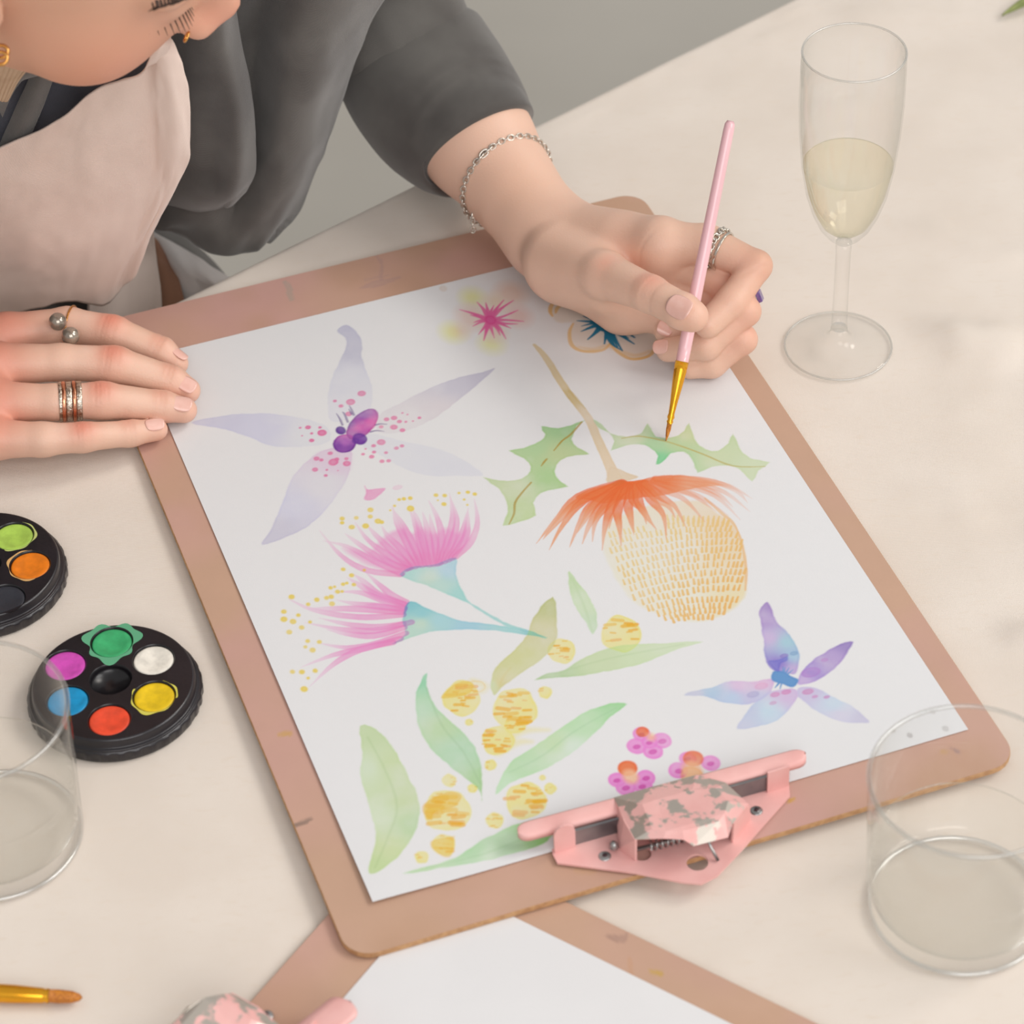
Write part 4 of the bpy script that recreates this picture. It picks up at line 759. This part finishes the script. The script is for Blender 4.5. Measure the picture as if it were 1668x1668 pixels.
patch('shirt_front', [
    [(215,-330,.30),(255,-330,.31),(290,-330,.315),(325,-330,.31),(350,-330,.30)],
    [(240,-170,.275),(280,-170,.29),(315,-170,.295),(345,-170,.29),(365,-170,.275)],
    R_(zf_, [(262,-40,.0),(300,-40,.010),(335,-40,.014),(362,-40,.010),(378,-40,-.008)]),
    R_(zf_, [(272,60,.0),(306,60,.010),(342,62,.015),(372,60,.010),(390,56,-.008)]),
    R_(zf_, [(282,130,.0),(314,130,.008),(348,132,.012),(382,132,.010),(405,130,-.008)]),
    R_(zf_, [(288,200,.0),(318,200,.004),(350,205,.004),(388,208,.010),(412,206,-.008)]),
    R_(zf_, [(280,262,.0),(318,266,.002),(352,275,.002),(388,278,.010),(414,268,-.006)]),
    R_(zf_, [(268,305,-.004),(310,318,.004),(348,322,.006),(380,318,.008),(404,304,-.004)]),
    R_(zf_, [(256,330,-.012),(300,338,-.006),(338,341,-.004),(368,336,-.004),(388,324,-.010)])], m_shirt, amp=.0018, seed=23, n=9)
zc = lambda y: (500-y)*.00056-.012
patch('shirt_front', [
    R_(zc, [(-80,20,0),(0,20,0),(60,20,0),(120,20,-.004),(190,20,-.004),(262,20,-.004)]),
    R_(zc, [(-80,120,0),(0,120,0),(60,120,.0),(120,120,-.006),(190,120,-.002),(262,110,-.004)]),
    R_(zc, [(-80,200,0),(0,200,0),(60,200,0),(120,195,-.006),(190,190,-.004),(262,180,-.006)]),
    R_(zc, [(-80,320,0),(0,290,0),(60,270,0),(120,250,-.004),(190,240,-.006),(262,240,-.008)])], m_navy, amp=.003, seed=25)
zl = lambda y: (500-y)*.00058-.008
patch('shirt_placket', [
    R_(zl, [(62,98,-.004),(76,104,.002),(92,112,.0)]), R_(zl, [(34,160,-.004),(52,166,.003),(70,172,0)]),
    R_(zl, [(8,220,-.004),(28,222,.003),(46,228,0)]), R_(zl, [(-22,290,-.004),(0,290,.002),(20,292,0)])], m_shirt, amp=.0008, seed=26)
patch('shirt_collar', [
    R_(zl, [(-40,150,.0),(-8,170,.003),(4,190,.002)]), R_(zl, [(-20,120,.004),(8,140,.008),(30,135,.004)]),
    R_(zl, [(10,70,.006),(40,92,.010),(78,116,.005)]), R_(zl, [(40,30,.006),(80,60,.010),(110,96,.003)])], m_shirt, amp=.0006, seed=27)
# turtleneck: ribbed ring around the neck
def turtleneck():
    a = NK+V3(0, 0, -.02); b = hp(0, -.02, -.085); P = [a+(b-a)*t for t in np.linspace(0, .92, 14)]; T, N, B = frames(np.array(P)); seg = 200; v = []
    for p, n_, b_ in zip(P, N, B):
        for k in range(seg):
            t = 2*np.pi*k/seg; r = .060+.0016*math.cos(40*t); v.append(p+r*(math.cos(t)*n_+math.sin(t)*b_))
    o = mesh('sweater_neck', v, gridfaces(len(P), seg, True), m_knit, person); solid(o, .002, 0)
turtleneck()
zk = lambda y: (500-y)*.00058+.018
patch('sweater_neck', [R_(zk, [(-90,60,0),(-60,75,.004),(-20,85,.004),(20,95,.002),(46,108,-.002)]), R_(zk, [(-95,95,0),(-62,110,.004),(-26,118,.004),(8,124,.002),(28,130,-.002)]), R_(zk, [(-100,140,0),(-70,150,.004),(-36,156,.004),(-6,160,.002),(10,162,-.002)])], m_knit, amp=.0004, seed=33, n=16,
      post=lambda A, N: A+N*(.0011*np.abs(np.sin(np.arange(A.shape[1])*.78)))[None, :, None])
# sleeve with rolled cuff on the painting arm
def loft(name, C, M, seg=72, amp=.001, seed=1, th=.0016, sub=6):
    C = np.array([[*c[0], c[1]] for c in C]); G = crs(C, sub); P = G[:, :3]; T, N, B = frames(P); nz = noise2(seg, len(G), 10, seed, 3)-.5
    nz = nz*np.minimum(1, np.minimum(np.arange(seg), seg-1-np.arange(seg))/10.)[None]; a = np.arange(seg)*2*np.pi/seg
    R = G[:, 3][:, None]+amp*2*nz
    v = P[:, None]+R[..., None]*(np.cos(a)[None, :, None]*N[:, None]+np.sin(a)[None, :, None]*B[:, None])
    o = mesh(name, v.reshape(-1, 3), gridfaces(len(G), seg, True), M, person); solid(o, th, 0); return o
loft('shirt_sleeve', [(LC+(LEL-LC)*.16, .034), (LC+(LEL-LC)*.3, .038), (LC+(LEL-LC)*.46, .0405), (J(640, 40, .094), .042), (J(612, -50, .108), .047), (J(560, -220, .19), .055), (LSH, .062), (V3(-.27, .27, .32), .07)], m_shirt, amp=.004, seed=41)
ca = lambda t, r, k=1: (LC+(LEL-LC)*t+V3(-.0, 0, .001-.007*math.sin(math.pi*max(t, 0)/.47)*k), r)
loft('rolled_cuff', [ca(.14, .0325, 0), ca(.06, .0330, 0), ca(.010, .0338, 0), ca(-.008, .0352), ca(.004, .0372), ca(.05, .0405), ca(.12, .0435), ca(.22, .0460), ca(.33, .0468), ca(.42, .0460), ca(.455, .0435), ca(.44, .0400)], m_shirt, amp=.0006, seed=43, th=.0014)
loft('shirt_sleeve', [(V3(-.40, .17, .32), .07), (RSH, .062), (V3(-.52, .09, .22), .054), (REL, .047), (V3(-.50, .065, .095), .044)], m_shirt, amp=.003, seed=45)
def shirt_back():
    R3 = np.stack([V3(E1[0], E1[1], 0), V3(E2[0], E2[1], 0), V3(0, 0, 1)], 1); S = V3(-.335, .22, .30)
    def f(P):
        d = ell(P, S+V3(0, 0, -.12), R3, (.158, .101, .208)); d = smin(d, ell(P, V3(-.30, .27, -.17), R3, (.163, .116, .156)), .08)
        return smin(d, cap(P, RSH-V3(-.03, 0, 0), LSH-V3(.03, 0, 0), .058, .058), .05)
    v, q = surfnet(f, (-.62, .0, -.36), (.0, .50, .46), .006); v = relax(v, q, 3); mesh('shirt_back', v, q, m_shirt, person)
    def g(P):
        d = None
        for s in (-1, 1):
            hip = V3(-.30, .28, -.22)+E1*s*.085; kn = hip+E2*.42+E1*s*.04; an = V3(kn[0], kn[1], FL+.12)+E2*.02
            c = chain(P, [(hip, .090), (kn, .066), (an, .05)], .03); d = c if d is None else smin(d, c, .03)
        return d
    v, q = surfnet(g, (-.52, -.26, FL), (.26, .46, -.1), .007); mesh('trousers', relax(v, q, 3), q, m_white, person)
shirt_back()
# hair, brows, lashes
m_hair = mat('brown_hair', (62, 42, 32), .5, 0, (48, 32, 25), 120, .5, 500)
def hair():
    def f(P):
        d = ell(P, hp(0, -.030, .052), HM, (.082, .092, .086)); k = (P-HT)@HM.astype(np.float32); cut = np.maximum(k[:, 1]-(.030+.5*np.maximum(k[:, 2]-.05, 0)), -(k[:, 2]+.5*k[:, 1]*-1+.01+0*k[:, 0]))
        d = np.maximum(d, cut); return smin(d, ell(P, hp(0, -.125, .05), HM, (.04, .035, .04)), .015)
    v, q = surfnet(f, tuple(HT-.2), tuple(HT+.2), .003); mesh('hair', relax(v, q, 2), q, m_hair, person)
    for s in (-1, 1):
        v = []; fs = []
        for i in range(90):
            t = i/89; p = hp(s*(.014+.050*t), .0950-.030*t*t, .043+.007*math.sin(t*2.6)+.003+.002*random.random()); q = p+HM@V3(s*.007, -.001, .001+.002*random.random()); vv, ff = tubev([p, (p+q)/2+HM@V3(0, .0015, 0), q], [.0005, .0005, .0002], 5); fs += [tuple(x+len(v) for x in y) for y in ff]; v += list(vv)
        tag(mesh('eyebrow', v, fs, m_hair, person))
        v = []; fs = []
        for i in range(13):
            t = i/12; p = hp(s*(.020+.024*t), .0885-.008*(t-.3)**2*6, .0125-.003*math.sin(t*3)); q = p+HM@V3(s*(.002+.004*t), .008, -.005); vv, ff = tubev([p, (p+q)/2+HM@V3(0, .001, -.001), q], [.0004, .0003, .0001], 5); fs += [tuple(x+len(v) for x in y) for y in ff]; v += list(vv)
        mesh('eyelashes', v, fs, m_hair, person)
hair()

# ------------------------------------------------------------------ jewellery
m_silver = mat('silver', (225, 218, 208), .22, 1, (205, 198, 188), 300); m_gold = mat('gold', (226, 170, 98), .22, 1, (214, 156, 86), 200)
m_rose = mat('rose_gold', (226, 160, 128), .25, 1, (214, 146, 114), 200, .3, 800)
m_silver_d = mat('engraved_silver', (222, 214, 202), .3, 1, (170, 156, 140), 700, .8, 900)
m_pearl = mat('grey_pearl', (150, 138, 126), .16, .55, (172, 160, 145), 120, Coat_Weight=.8)
m_stone = mat('purple_stone', (92, 62, 130), .15, 0, (120, 90, 150), 200, Coat_Weight=1.0)
def band(name, c, ax, R, wd, th, M, parent=None, wav=0, seg=72):
    ax = unit(ax); n = unit(np.cross(ax, (.1, .2, 1))); b = np.cross(ax, n); v = []; K = 10
    for i in range(seg):
        t = 2*np.pi*i/seg; e = math.cos(t)*n+math.sin(t)*b
        for k in range(K):
            q = 2*np.pi*k/K; v.append(c+e*(R+th/2*(1+wav*math.sin(18*t))*math.copysign(abs(math.sin(q))**.6, math.sin(q)))+ax*wd/2*math.copysign(abs(math.cos(q))**.5, math.cos(q)))
    return mesh(name, v, np.concatenate([gridfaces(seg, K, True), [[(seg-1)*K+k, (seg-1)*K+(k+1) % K, (k+1) % K, k] for k in range(K)]]), M, parent)
def linkmesh(name, L_, W_, r, seg=16, k=6):
    v = []
    for i in range(seg):
        t = 2*np.pi*i/seg; c = V3(L_/2*math.cos(t), W_/2*math.sin(t), 0); e = unit(V3(math.cos(t)/L_, math.sin(t)/W_, 0))
        for j in range(k): q = 2*np.pi*j/k; v.append(c+r*(e*math.cos(q)+V3(0, 0, 1)*math.sin(q)))
    f = [((i*k+j), (i*k+(j+1) % k), ((i+1) % seg)*k+(j+1) % k, ((i+1) % seg)*k+j) for i in range(seg) for j in range(k)]
    me = bpy.data.meshes.new(name); me.from_pydata([tuple(p) for p in v], [], f); me.update(); me.polygons.foreach_set('use_smooth', np.ones(len(f), bool)); return me
def basis(x, y, z, o):
    return Matrix(((x[0], y[0], z[0], o[0]), (x[1], y[1], z[1], o[1]), (x[2], y[2], z[2], o[2]), (0, 0, 0, 1)))
# two-pearl ring
t = thing('ring', 'thin gold open ring with two grey pearls on the index finger of the resting hand', 'ring')
a, b = rf['index'][1][0], rf['index'][2][0]; band('ring_band', a+(b-a)*.08, b-a, .0110, .0010, .0010, m_gold, t)
for px, py, z in ((94, 524, .0425), (115, 547, .0405)):
    lathe('pearl', [(.0049*math.sin(q), .0049*-math.cos(q)) for q in np.linspace(0, math.pi, 20)], m_pearl, t, 32, tuple(at(px, py, z)))
a, b = rf['ring'][1][0], rf['ring'][2][0]; ax = unit(b-a); per = (b-a)/76
for px, wd, M, nm, lb, wv in ((98.5, .0019, m_silver_d, 'ring', 'narrow beaded silver ring nearest the knuckle in the stack on the ring finger', .2), (104, .0019, m_rose, 'ring', 'rose gold band between the beaded and the wide silver ring', 0), (112.5, .0034, m_silver_d, 'ring', 'wide engraved silver ring in the middle of the ring stack', .1), (121, .0018, m_rose, 'ring', 'rose gold band right of the wide engraved silver ring', 0), (129, .0030, m_silver_d, 'ring', 'engraved silver ring at the fingertip end of the ring stack', .12)):
    o = band('ring', a+per*(px-90), ax, .0101+(.0003 if M is m_rose else 0), wd, .0011, M, None, wv); tag(o, lb, 'ring', 'stacked rings on the resting hand')
# chain ring and plain band on the painting hand
a, b = lf['index'][1][0], lf['index'][2][0]; ax = unit(b-a); c0 = a+(b-a)*.22; Rr = .0112
t = thing('ring', 'silver curb chain ring on the index finger behind the pink brush', 'ring'); lm = linkmesh('link', .0040, .0032, .00062); lm.materials.append(m_silver)
n = unit(np.cross(ax, (.1, .2, 1))); b_ = np.cross(ax, n); NL = 24
for i in range(NL):
    q = 2*np.pi*i/NL; e = math.cos(q)*n+math.sin(q)*b_; tg = -math.sin(q)*n+math.cos(q)*b_; y = unit(ax*math.cos(.5)+e*math.sin(.5)*(1 if i % 2 else -1)); z = np.cross(tg, y)
    o = bpy.data.objects.new('link', lm); COL.objects.link(o); o.parent = t; o.matrix_world = basis(tg, y, z, c0+e*Rr)
o = band('ring', a+(b-a)*.34, ax, .0106, .0015, .0012, m_silver); tag(o, 'plain polished silver band beside the chain ring on the painting hand', 'ring')
t = thing('ring', 'ring with a square purple stone on the middle finger of the painting hand', 'ring')
a, b = lf['middle'][1][0], lf['middle'][2][0]; cc = a+(b-a)*.72; band('ring_band', cc, b-a, .0096, .0012, .0010, m_silver, t)
s_ = at(1236, 482, .049); o = box('stone', (-.0026, -.0032, -.0016), (.0026, .0032, .0016), m_stone, t, .0006); dz = unit(s_-cc); dx = unit(np.cross(V3(0, .3, 1), dz)); o.matrix_world = basis(dx, np.cross(dz, dx), dz, s_)
o = box('stone_setting', (-.0031, -.0037, -.0022), (.0031, .0037, -.0006), m_silver, t, .0003); o.matrix_world = basis(dx, np.cross(dz, dx), dz, s_)
# bracelet
def bracelet():
    t = thing('bracelet', 'fine silver chain bracelet with a lobster clasp on the painting wrist', 'bracelet')
    ax = unit(LC-LW); ctr = LW+(LC-LW)*.56; n = unit(np.cross(ax, (0, 0, 1))); b_ = np.cross(n, ax); NL = 58
    if b_[2] < 0: b_ = -b_
    lm = linkmesh('link', .0042, .0030, .00045); lm.materials.append(m_silver)
    ncl = None
    pts = []
    for i in range(720):
        q = 2*np.pi*i/720; e = math.cos(q)*n+math.sin(q)*b_; lo_, hi_ = .015, .055
        for _ in range(14):
            m_ = (lo_+hi_)/2
            if sdf_left((ctr+e*m_)[None].astype(np.float32))[0] < .0009: lo_ = m_
            else: hi_ = m_
        pts.append(ctr+e*(hi_+.0002)+ax*(.006*math.sin(q)))
    pts = np.array(pts+[pts[0]]); sl = np.concatenate([[0], np.cumsum(np.linalg.norm(np.diff(pts, axis=0), axis=1))]); NL = int(sl[-1]/.0030)
    pj = lambda p: 834+FPX*((p-CC)@CR)/((p-CC)@CFW)
    for i in range(NL):
        s_ = sl[-1]*i/NL; p = np.array([np.interp(s_, sl, pts[:, k]) for k in range(3)]); p2 = np.array([np.interp((s_+.001) % sl[-1], sl, pts[:, k]) for k in range(3)]); tg = unit(p2-p); e = unit(p-ctr)
        y = unit(np.cross(e, tg)); ang = .75*(1 if i % 2 else -1); yy = y*math.cos(ang)+e*math.sin(ang); top = (p-ctr)@toc > 0
        if top and 782 < pj(p) < 799: 
            o = bpy.data.objects.new('clasp', linkmesh('clasp', .0060, .0034, .0007)); o.data.materials.append(m_silver)
        else: o = bpy.data.objects.new('link', lm)
        COL.objects.link(o); o.parent = t; o.matrix_world = basis(tg, yy, np.cross(tg, yy), p)
    q = J(772, 352, .045)
    for i in range(4):
        o = bpy.data.objects.new('link', lm); COL.objects.link(o); o.parent = t; yy = V3(1, 0, 0) if i % 2 else V3(0, 1, 0); o.matrix_world = basis(V3(0, 0, 1), yy, np.cross(V3(0, 0, 1), yy), q+V3(-.001, 0, -.0032*i))
bracelet()
ez = hp(.08, 0, -.04)[2]; t = thing('earring', 'small double gold hoop earring at the left edge of the face', 'earring')
for px, py in ((2, 84), (1, 95)):
    o = bpy.data.objects.new('hoop', linkmesh('hoop', .0062, .0056, .0009, 28, 8)); o.data.materials.append(m_gold); COL.objects.link(o); o.parent = t; o.matrix_world = basis(V3(1, 0, 0), unit(V3(0, .6, .7)), np.cross(V3(1, 0, 0), unit(V3(0, .6, .7))), J(px, py, ez+.008))
o = bpy.data.objects.new('nose_ring', linkmesh('nose_ring', .0052, .0044, .0006, 28, 8)); o.data.materials.append(m_gold); COL.objects.link(o); nr = J(304, 60, hp(0, .1085, -.0200)[2]+.004)
o.matrix_world = basis(HR, HU, np.cross(HR, HU), nr); tag(o, 'tiny gold nose ring below the tip of the nose', 'nose ring')

# ------------------------------------------------------------------ brushes
m_handle = mat('pink_lacquer', (236, 190, 196), .3, 0, (234, 186, 192), 20, Coat_Weight=.5); m_ferrule = mat('gold_ferrule', (240, 176, 50), .26, .85, (232, 164, 40), 60)
m_bristle = mat('amber_bristle', (205, 130, 40), .5, 0, (170, 95, 25), 900, .5, 1500)
def brush(label, tip, tail, prof, L0):
    """prof: list of (fraction, radius) for handle, ferrule, bristles"""
    t = thing('paintbrush', label, 'paintbrush', None, 'gold-ferruled paintbrushes'); d = tail-tip
    for nm, M, pr in (('handle', m_handle, prof[0]), ('ferrule', m_ferrule, prof[1]), ('bristles', m_bristle, prof[2])):
        ff = [p[0] for p in pr]; tube(nm, [tip+d*f for f in ff], [p[1] for p in pr], M, t, 28)
    return t
brush('pink-handled paintbrush held in the hand, its tip on the holly leaf', at(1085, 718, .0062), at(1190, 197, .137),
      ([(.245, .00340), (.30, .00345), (.45, .00345), (.7, .00315), (.97, .0029), (.99, .0027), (1.0, .0018)],
       [(.052, .0012), (.060, .0018), (.066, .0014), (.074, .0020), (.085, .0016), (.12, .0020), (.19, .0031), (.222, .0035), (.226, .0033), (.230, .0036), (.250, .0036)],
       [(0, .0002), (.015, .0008), (.035, .0013), (.056, .0013)]), .17)
bt, be = at(134, 1625, .0040), at(-420, 1596, .0055)
brush('paintbrush lying on the cloth with its gold ferrule and amber tip', bt, be,
      ([(.42, .0040), (.5, .0043), (.8, .0040), (.995, .0028), (1.0, .0015)], [(.095, .0030), (.10, .0034), (.108, .0030), (.115, .0034), (.20, .0041), (.38, .0044), (.43, .0044)],
       [(0, .0003), (.008, .0016), (.03, .0027), (.07, .0031), (.10, .0029)]), .18)

# ------------------------------------------------------------------ round watercolour palettes
m_black = mat('black_plastic', (26, 23, 27), .34, 0, (32, 28, 33), 60, .15, 500, Coat_Weight=.15); m_black2 = mat('well_plastic', (18, 15, 19), .3, 0)
m_smy = mat('dried_yellow', (214, 205, 90), .6)
def palette(label, cxy, wells, smears):
    t = thing('paint_palette', label, 'paint palette', Matrix.Translation((cxy[0], cxy[1], .0)), 'round paint palettes at the left'); RW_ = .0106; H = .0125
    L = lambda px, py: (at(px, py, H)-np.array([cxy[0], cxy[1], 0]))[:2]
    ws = []
    for px, py, c, nm in wells: ws.append((L(px, py) if py is not None else (np.zeros(2) if px is None else -ws[px][0]), c, nm)); cir = lambda x, y, r, n, s=1: [Vector((x+r*math.cos(s*q), y+r*math.sin(s*q), H)) for q in np.arange(n)*2*math.pi/n]
    rings = [cir(0, 0, .0385, 96)]+[cir(p[0], p[1], RW_, 40, -1) for p, c, nm in ws]; vv = [tuple(v) for r in rings for v in r]
    mesh('tray_top', vv, [x for x in tessellate_polygon(rings)], m_black, t, False)
    lathe('tray_rim', [(.0385, H), (.0392, H-.0003), (.0396, H-.0012), (.0398, .0080), (.0404, .0074), (.0412, .0076), (.0416, .0072), (.0416, .0066)], m_black, t, 144)
    lathe('tray_base', [(.0416, .0066), (.0424, .0060), (.0426, .0052), (.0426, .0014), (.0420, .0002), (.030, .0002)], m_black, t, 288, mod=lambda a, p: 1+.006*np.sign(np.sin(a*34))*((p[:, 1] > .001) & (p[:, 1] < .0058))[:, None])
    for p, c, nm in ws:
        lathe('well', [(RW_, H), (RW_-.0004, H-.0004), (RW_-.0008, H-.0018), (RW_-.0012, H-.0042), (0, H-.0044)], m_black2, t, 40, (p[0], p[1], 0))
        if c is not None:
            M = bpy.data.materials.get('paint_'+nm) or mat('paint_'+nm, c, .5, 0, [x*.9 for x in c], 160, .3, 500)
            o = lathe('paint', [(0, H-.0016), (.0040, H-.00155), (.0070, H-.0010), (.0090, H-.0006), (RW_-.0008, H-.0009), (RW_-.0007, H-.0030)], M, t, 40, (p[0], p[1], 0)); o['label'] = nm.replace('_', ' ')+' paint pan'
    for k, (px, py, r0, r1, c, th0, th1) in enumerate(smears):
        p = L(px, py); v = []; N = 60
        for i in range(N+1):
            q = math.radians(th0+(th1-th0)*i/N); w_ = math.sin(math.pi*i/N)**.3 if th1-th0 < 359 else 1
            ro = r0+(r1-r0)*w_*(.6+.4*math.sin(q*3+k)+.3*math.sin(q*7+2*k)) ; v += [(p[0]+r0*math.cos(q), p[1]+r0*math.sin(q), H+.0001), (p[0]+max(ro, r0+.0001)*math.cos(q), p[1]+max(ro, r0+.0001)*math.sin(q), H+.00012)]
        mesh('paint_smear', v, gridfaces(N+1, 2), mat('smear', c, .5), t)
    return t
bk, fr = at(180, 1019, .0115), at(193, 1236, 0); c2_ = ((bk+fr)/2)[:2]+V3(.0002, 0, 0)[:2]
palette('round black paint palette with green, white, yellow and red pans beside the tumbler', c2_,
    [(182,1046,(62,176,112),'green'),(250,1074,(240,234,222),'white'),(251,1134,(238,200,24),'yellow'),(178,1172,(240,80,48),'red'),(110,1141,(20,150,205),'blue'),(106,1083,(212,80,185),'magenta'),(180,1106,None,'centre')],
    [(182,1046,.0107,.0150,(96,170,130),0,360),(251,1134,.0107,.0125,(214,205,90),150,330),(251,1134,.0107,.0122,(214,205,90),-10,70),(178,1172,.0107,.0118,(40,34,38),0,30)])
pr = at(108, 930, .006); c1_ = (pr[0]-.0426, (at(20, 838, .0115)[1]+at(25, 1031, 0)[1])/2)
palette('round black paint palette cut off by the left edge, with lime and orange pans', c1_,
    [(22,873,(176,212,90),'lime'),(49,920,(240,130,20),'orange'),(8,975,(48,50,58),'charcoal'),(None,None,None,'centre'),(0,None,(90,60,40),'brown'),(1,None,(200,160,80),'ochre'),(2,None,(40,60,140),'ultramarine')],
    [(49,920,.0107,.0122,(214,170,110),90,290),(22,873,.0107,.0120,(190,200,120),250,430)])

# ------------------------------------------------------------------ glass
def glass_mat(name, c=(.999, .999, .998), ior=1.45, edge=(.86, .87, .86), refl=.55, rg=.02):
    M = bpy.data.materials.new(name); M.use_nodes = True; t = M.node_tree; t.nodes.remove(t.nodes['Principled BSDF']); 
    # thin clear glass: fresnel reflection over a see-through wall that greys slightly where it is seen edge-on
    tr = nd(t, 'ShaderNodeBsdfTransparent'); gl = nd(t, 'ShaderNodeBsdfGlossy', Roughness=rg); gl.inputs['Color'].default_value = (1, 1, 1, 1); fr = nd(t, 'ShaderNodeMath', operation='POWER'); fr.inputs[1].default_value = 4.0; lw = nd(t, 'ShaderNodeLayerWeight', Blend=.30)
    pw = nd(t, 'ShaderNodeMath', operation='POWER'); pw.inputs[1].default_value = 2.2; lw.inputs['Blend'].default_value = .5; t.links.new(lw.outputs['Facing'], pw.inputs[0]); t.links.new(lw.outputs['Facing'], fr.inputs[0]); ad = nd(t, 'ShaderNodeMath', operation='ADD'); ad.inputs[1].default_value = (ior-1)**2/(ior+1)**2; t.links.new(fr.outputs[0], ad.inputs[0])
    mx = nd(t, 'ShaderNodeMixRGB'); mx.inputs[1].default_value = (*c, 1); mx.inputs[2].default_value = (*[x*e for x, e in zip(c, edge)], 1); t.links.new(pw.outputs[0], mx.inputs[0]); t.links.new(mx.outputs[0], tr.inputs[0])
    ms = nd(t, 'ShaderNodeMixShader'); sc = nd(t, 'ShaderNodeMath', operation='MULTIPLY'); sc.inputs[1].default_value = refl; t.links.new(ad.outputs[0], sc.inputs[0]); t.links.new(sc.outputs[0], ms.inputs[0]); t.links.new(tr.outputs[0], ms.inputs[1]); t.links.new(gl.outputs[0], ms.inputs[2])
    t.links.new(ms.outputs[0], t.nodes['Material Output'].inputs[0]); return M
m_glass = glass_mat('clear_glass'); m_water = glass_mat('water', (.998, .997, .99), 1.33, (.95, .955, .94), .7); m_wine = glass_mat('wine', (.99, .98, .915), 1.34, (.94, .93, .85), .7); m_rim = glass_mat('rim_glass', (.93, .935, .93), 1.9, (.84, .85, .85), 1.3, .32)
m_base = glass_mat('base_glass', (.97, .975, .97), 1.9, (.92, .93, .93), 3.0, .22)
def lathe_at(name, prof, M, c, parent=None, seg=128): o = lathe(name, prof, M, parent, seg, (0, 0, 0)); o.location = c; return o
def tumbler(label, wl, c):
    t = thing('tumbler', label, 'tumbler', Matrix.Translation((c[0], c[1], .0003)), 'water tumblers at the front of the table')
    lathe('glass_wall', [(0, .0006), (.030, .0006), (.0385, 0), (.0405, .0012), (.0412, .004), (.0447, .0842), (.0445, .0850), (.0436, .0850), (.0432, .0842), (.0399, .0120), (.0385, .0095), (.034, .0082), (0, .0078)], m_glass, t, 144)
    tor = lambda R, r, z: [(R+r*math.cos(q), z+r*math.sin(q)) for q in np.linspace(0, 2*math.pi, 13)]
    lathe('rim', tor(.0441, .0011, .0848), m_rim, t, 128); lathe('base_edge', tor(.0399, .0012, .0016), m_base, t, 128)
    o = lathe('water', [(0, .0079), (.034, .0083), (.0386, .0096), (.0400, .0121), (.0410, .0365), (.0411, .0382), (.0402, .0374), (.0385, .0372), (0, .0372)], m_water, None, 144); o.matrix_world = Matrix.Translation((c[0], c[1], .0003)); tag(o, wl, 'water', 'water in the tumblers')
tumbler('clear tumbler half full of water at the lower right beside the clipboard', 'clear water in the tumbler at the lower right', at(1560, 1478, 0))
tumbler('clear tumbler of water at the left edge in front of the black palette', 'clear water in the tumbler at the left edge', at(-6, 1364, 0))
c = at(1365, 566, 0); t = thing('champagne_flute', 'champagne flute with pale wine standing on the cloth at upper right', 'wine glass', Matrix.Translation((c[0], c[1], .0003)))
lathe('foot', [(0, .0004), (.027, 0), (.0294, .0004), (.0298, .0010), (.0292, .0016), (.020, .0028), (.012, .0042), (.0070, .0066), (.0050, .0100), (.0045, .014), (0, .014)], m_glass, t, 128)
lathe('stem', [(0, .0139), (.0045, .0139), (.0042, .022), (.0040, .045), (.0041, .066), (.0044, .0725), (0, .0725)], m_glass, t, 64)
lathe('bowl', [(0, .0724), (.0044, .0724), (.0058, .0740), (.0095, .0775), (.0140, .0838), (.0180, .0930), (.0215, .1050), (.0243, .1220), (.0262, .1420), (.0271, .1620), (.0270, .1800), (.0266, .1925), (.0263, .1930), (.0260, .1925), (.0263, .1800), (.0263, .1620), (.0254, .1420), (.0234, .1220), (.0205, .1060), (.0168, .0940), (.0125, .0850), (.0075, .0800), (0, .0785)], m_glass, t, 144)
tor = lambda R, r, z: [(R+r*math.cos(q), z+r*math.sin(q)) for q in np.linspace(0, 2*math.pi, 13)]
lathe('rim', tor(.0263, .0006, .1926), m_rim, t, 128); lathe('foot_edge', tor(.0292, .0006, .0010), m_rim, t, 128)
o = lathe('sparkling_wine', [(0, .0786), (.0076, .0801), (.0126, .0851), (.0169, .0941), (.0206, .1061), (.0235, .1220), (.0236, .1232), (.0226, .1224), (0, .1223)], m_wine, None, 128); o.matrix_world = Matrix.Translation((c[0], c[1], .0003)); tag(o, 'pale yellow sparkling wine in the champagne flute', 'wine')
# leaf reaching in at the top right
m_leaf = mat('leaf_green', (150, 156, 96), .55, 0, (128, 138, 80), 200)
def sprig():
    t = thing('leaf_sprig', 'tip of a slender green leaf poking in at the top right corner', 'leaf'); a = at(1632, 27, .004); b = at(1790, -42, .006); d = b-a; s_ = unit(V3(-d[1], d[0], 0)); v = []; N = 24
    for i in range(N):
        f = i/(N-1); w_ = .0042*math.sin(math.pi*min(f, 1)**.8)**.9+.0001
        for k in (-1, -.5, 0, .5, 1): v.append(a+d*f+s_*w_*k+V3(0, 0, .0012*abs(k)+.006*math.sin(f*2)))
    solid(mesh('blade', v, gridfaces(N, 5), m_leaf, t), .0004, 0); tube('stalk', [b+V3(0, 0, .004), b+d*.3+V3(0, 0, .002)], .0009, m_leaf, t, 8)
sprig()
# stool under the person
ts = thing('stool', 'low wooden stool hidden under the seated person', 'stool', Matrix.Translation((-.33, .33, FL)))
lathe('seat', [(0, .405), (.16, .405), (.175, .412), (.175, .43), (.165, .44), (0, .44)], m_wood, ts, 48)
for q in range(4):
    a_ = q*math.pi/2+.6; tube('leg', [(.13*math.cos(a_), .13*math.sin(a_), .41), (.17*math.cos(a_), .17*math.sin(a_), 0)], .014, m_wood, ts, 12)
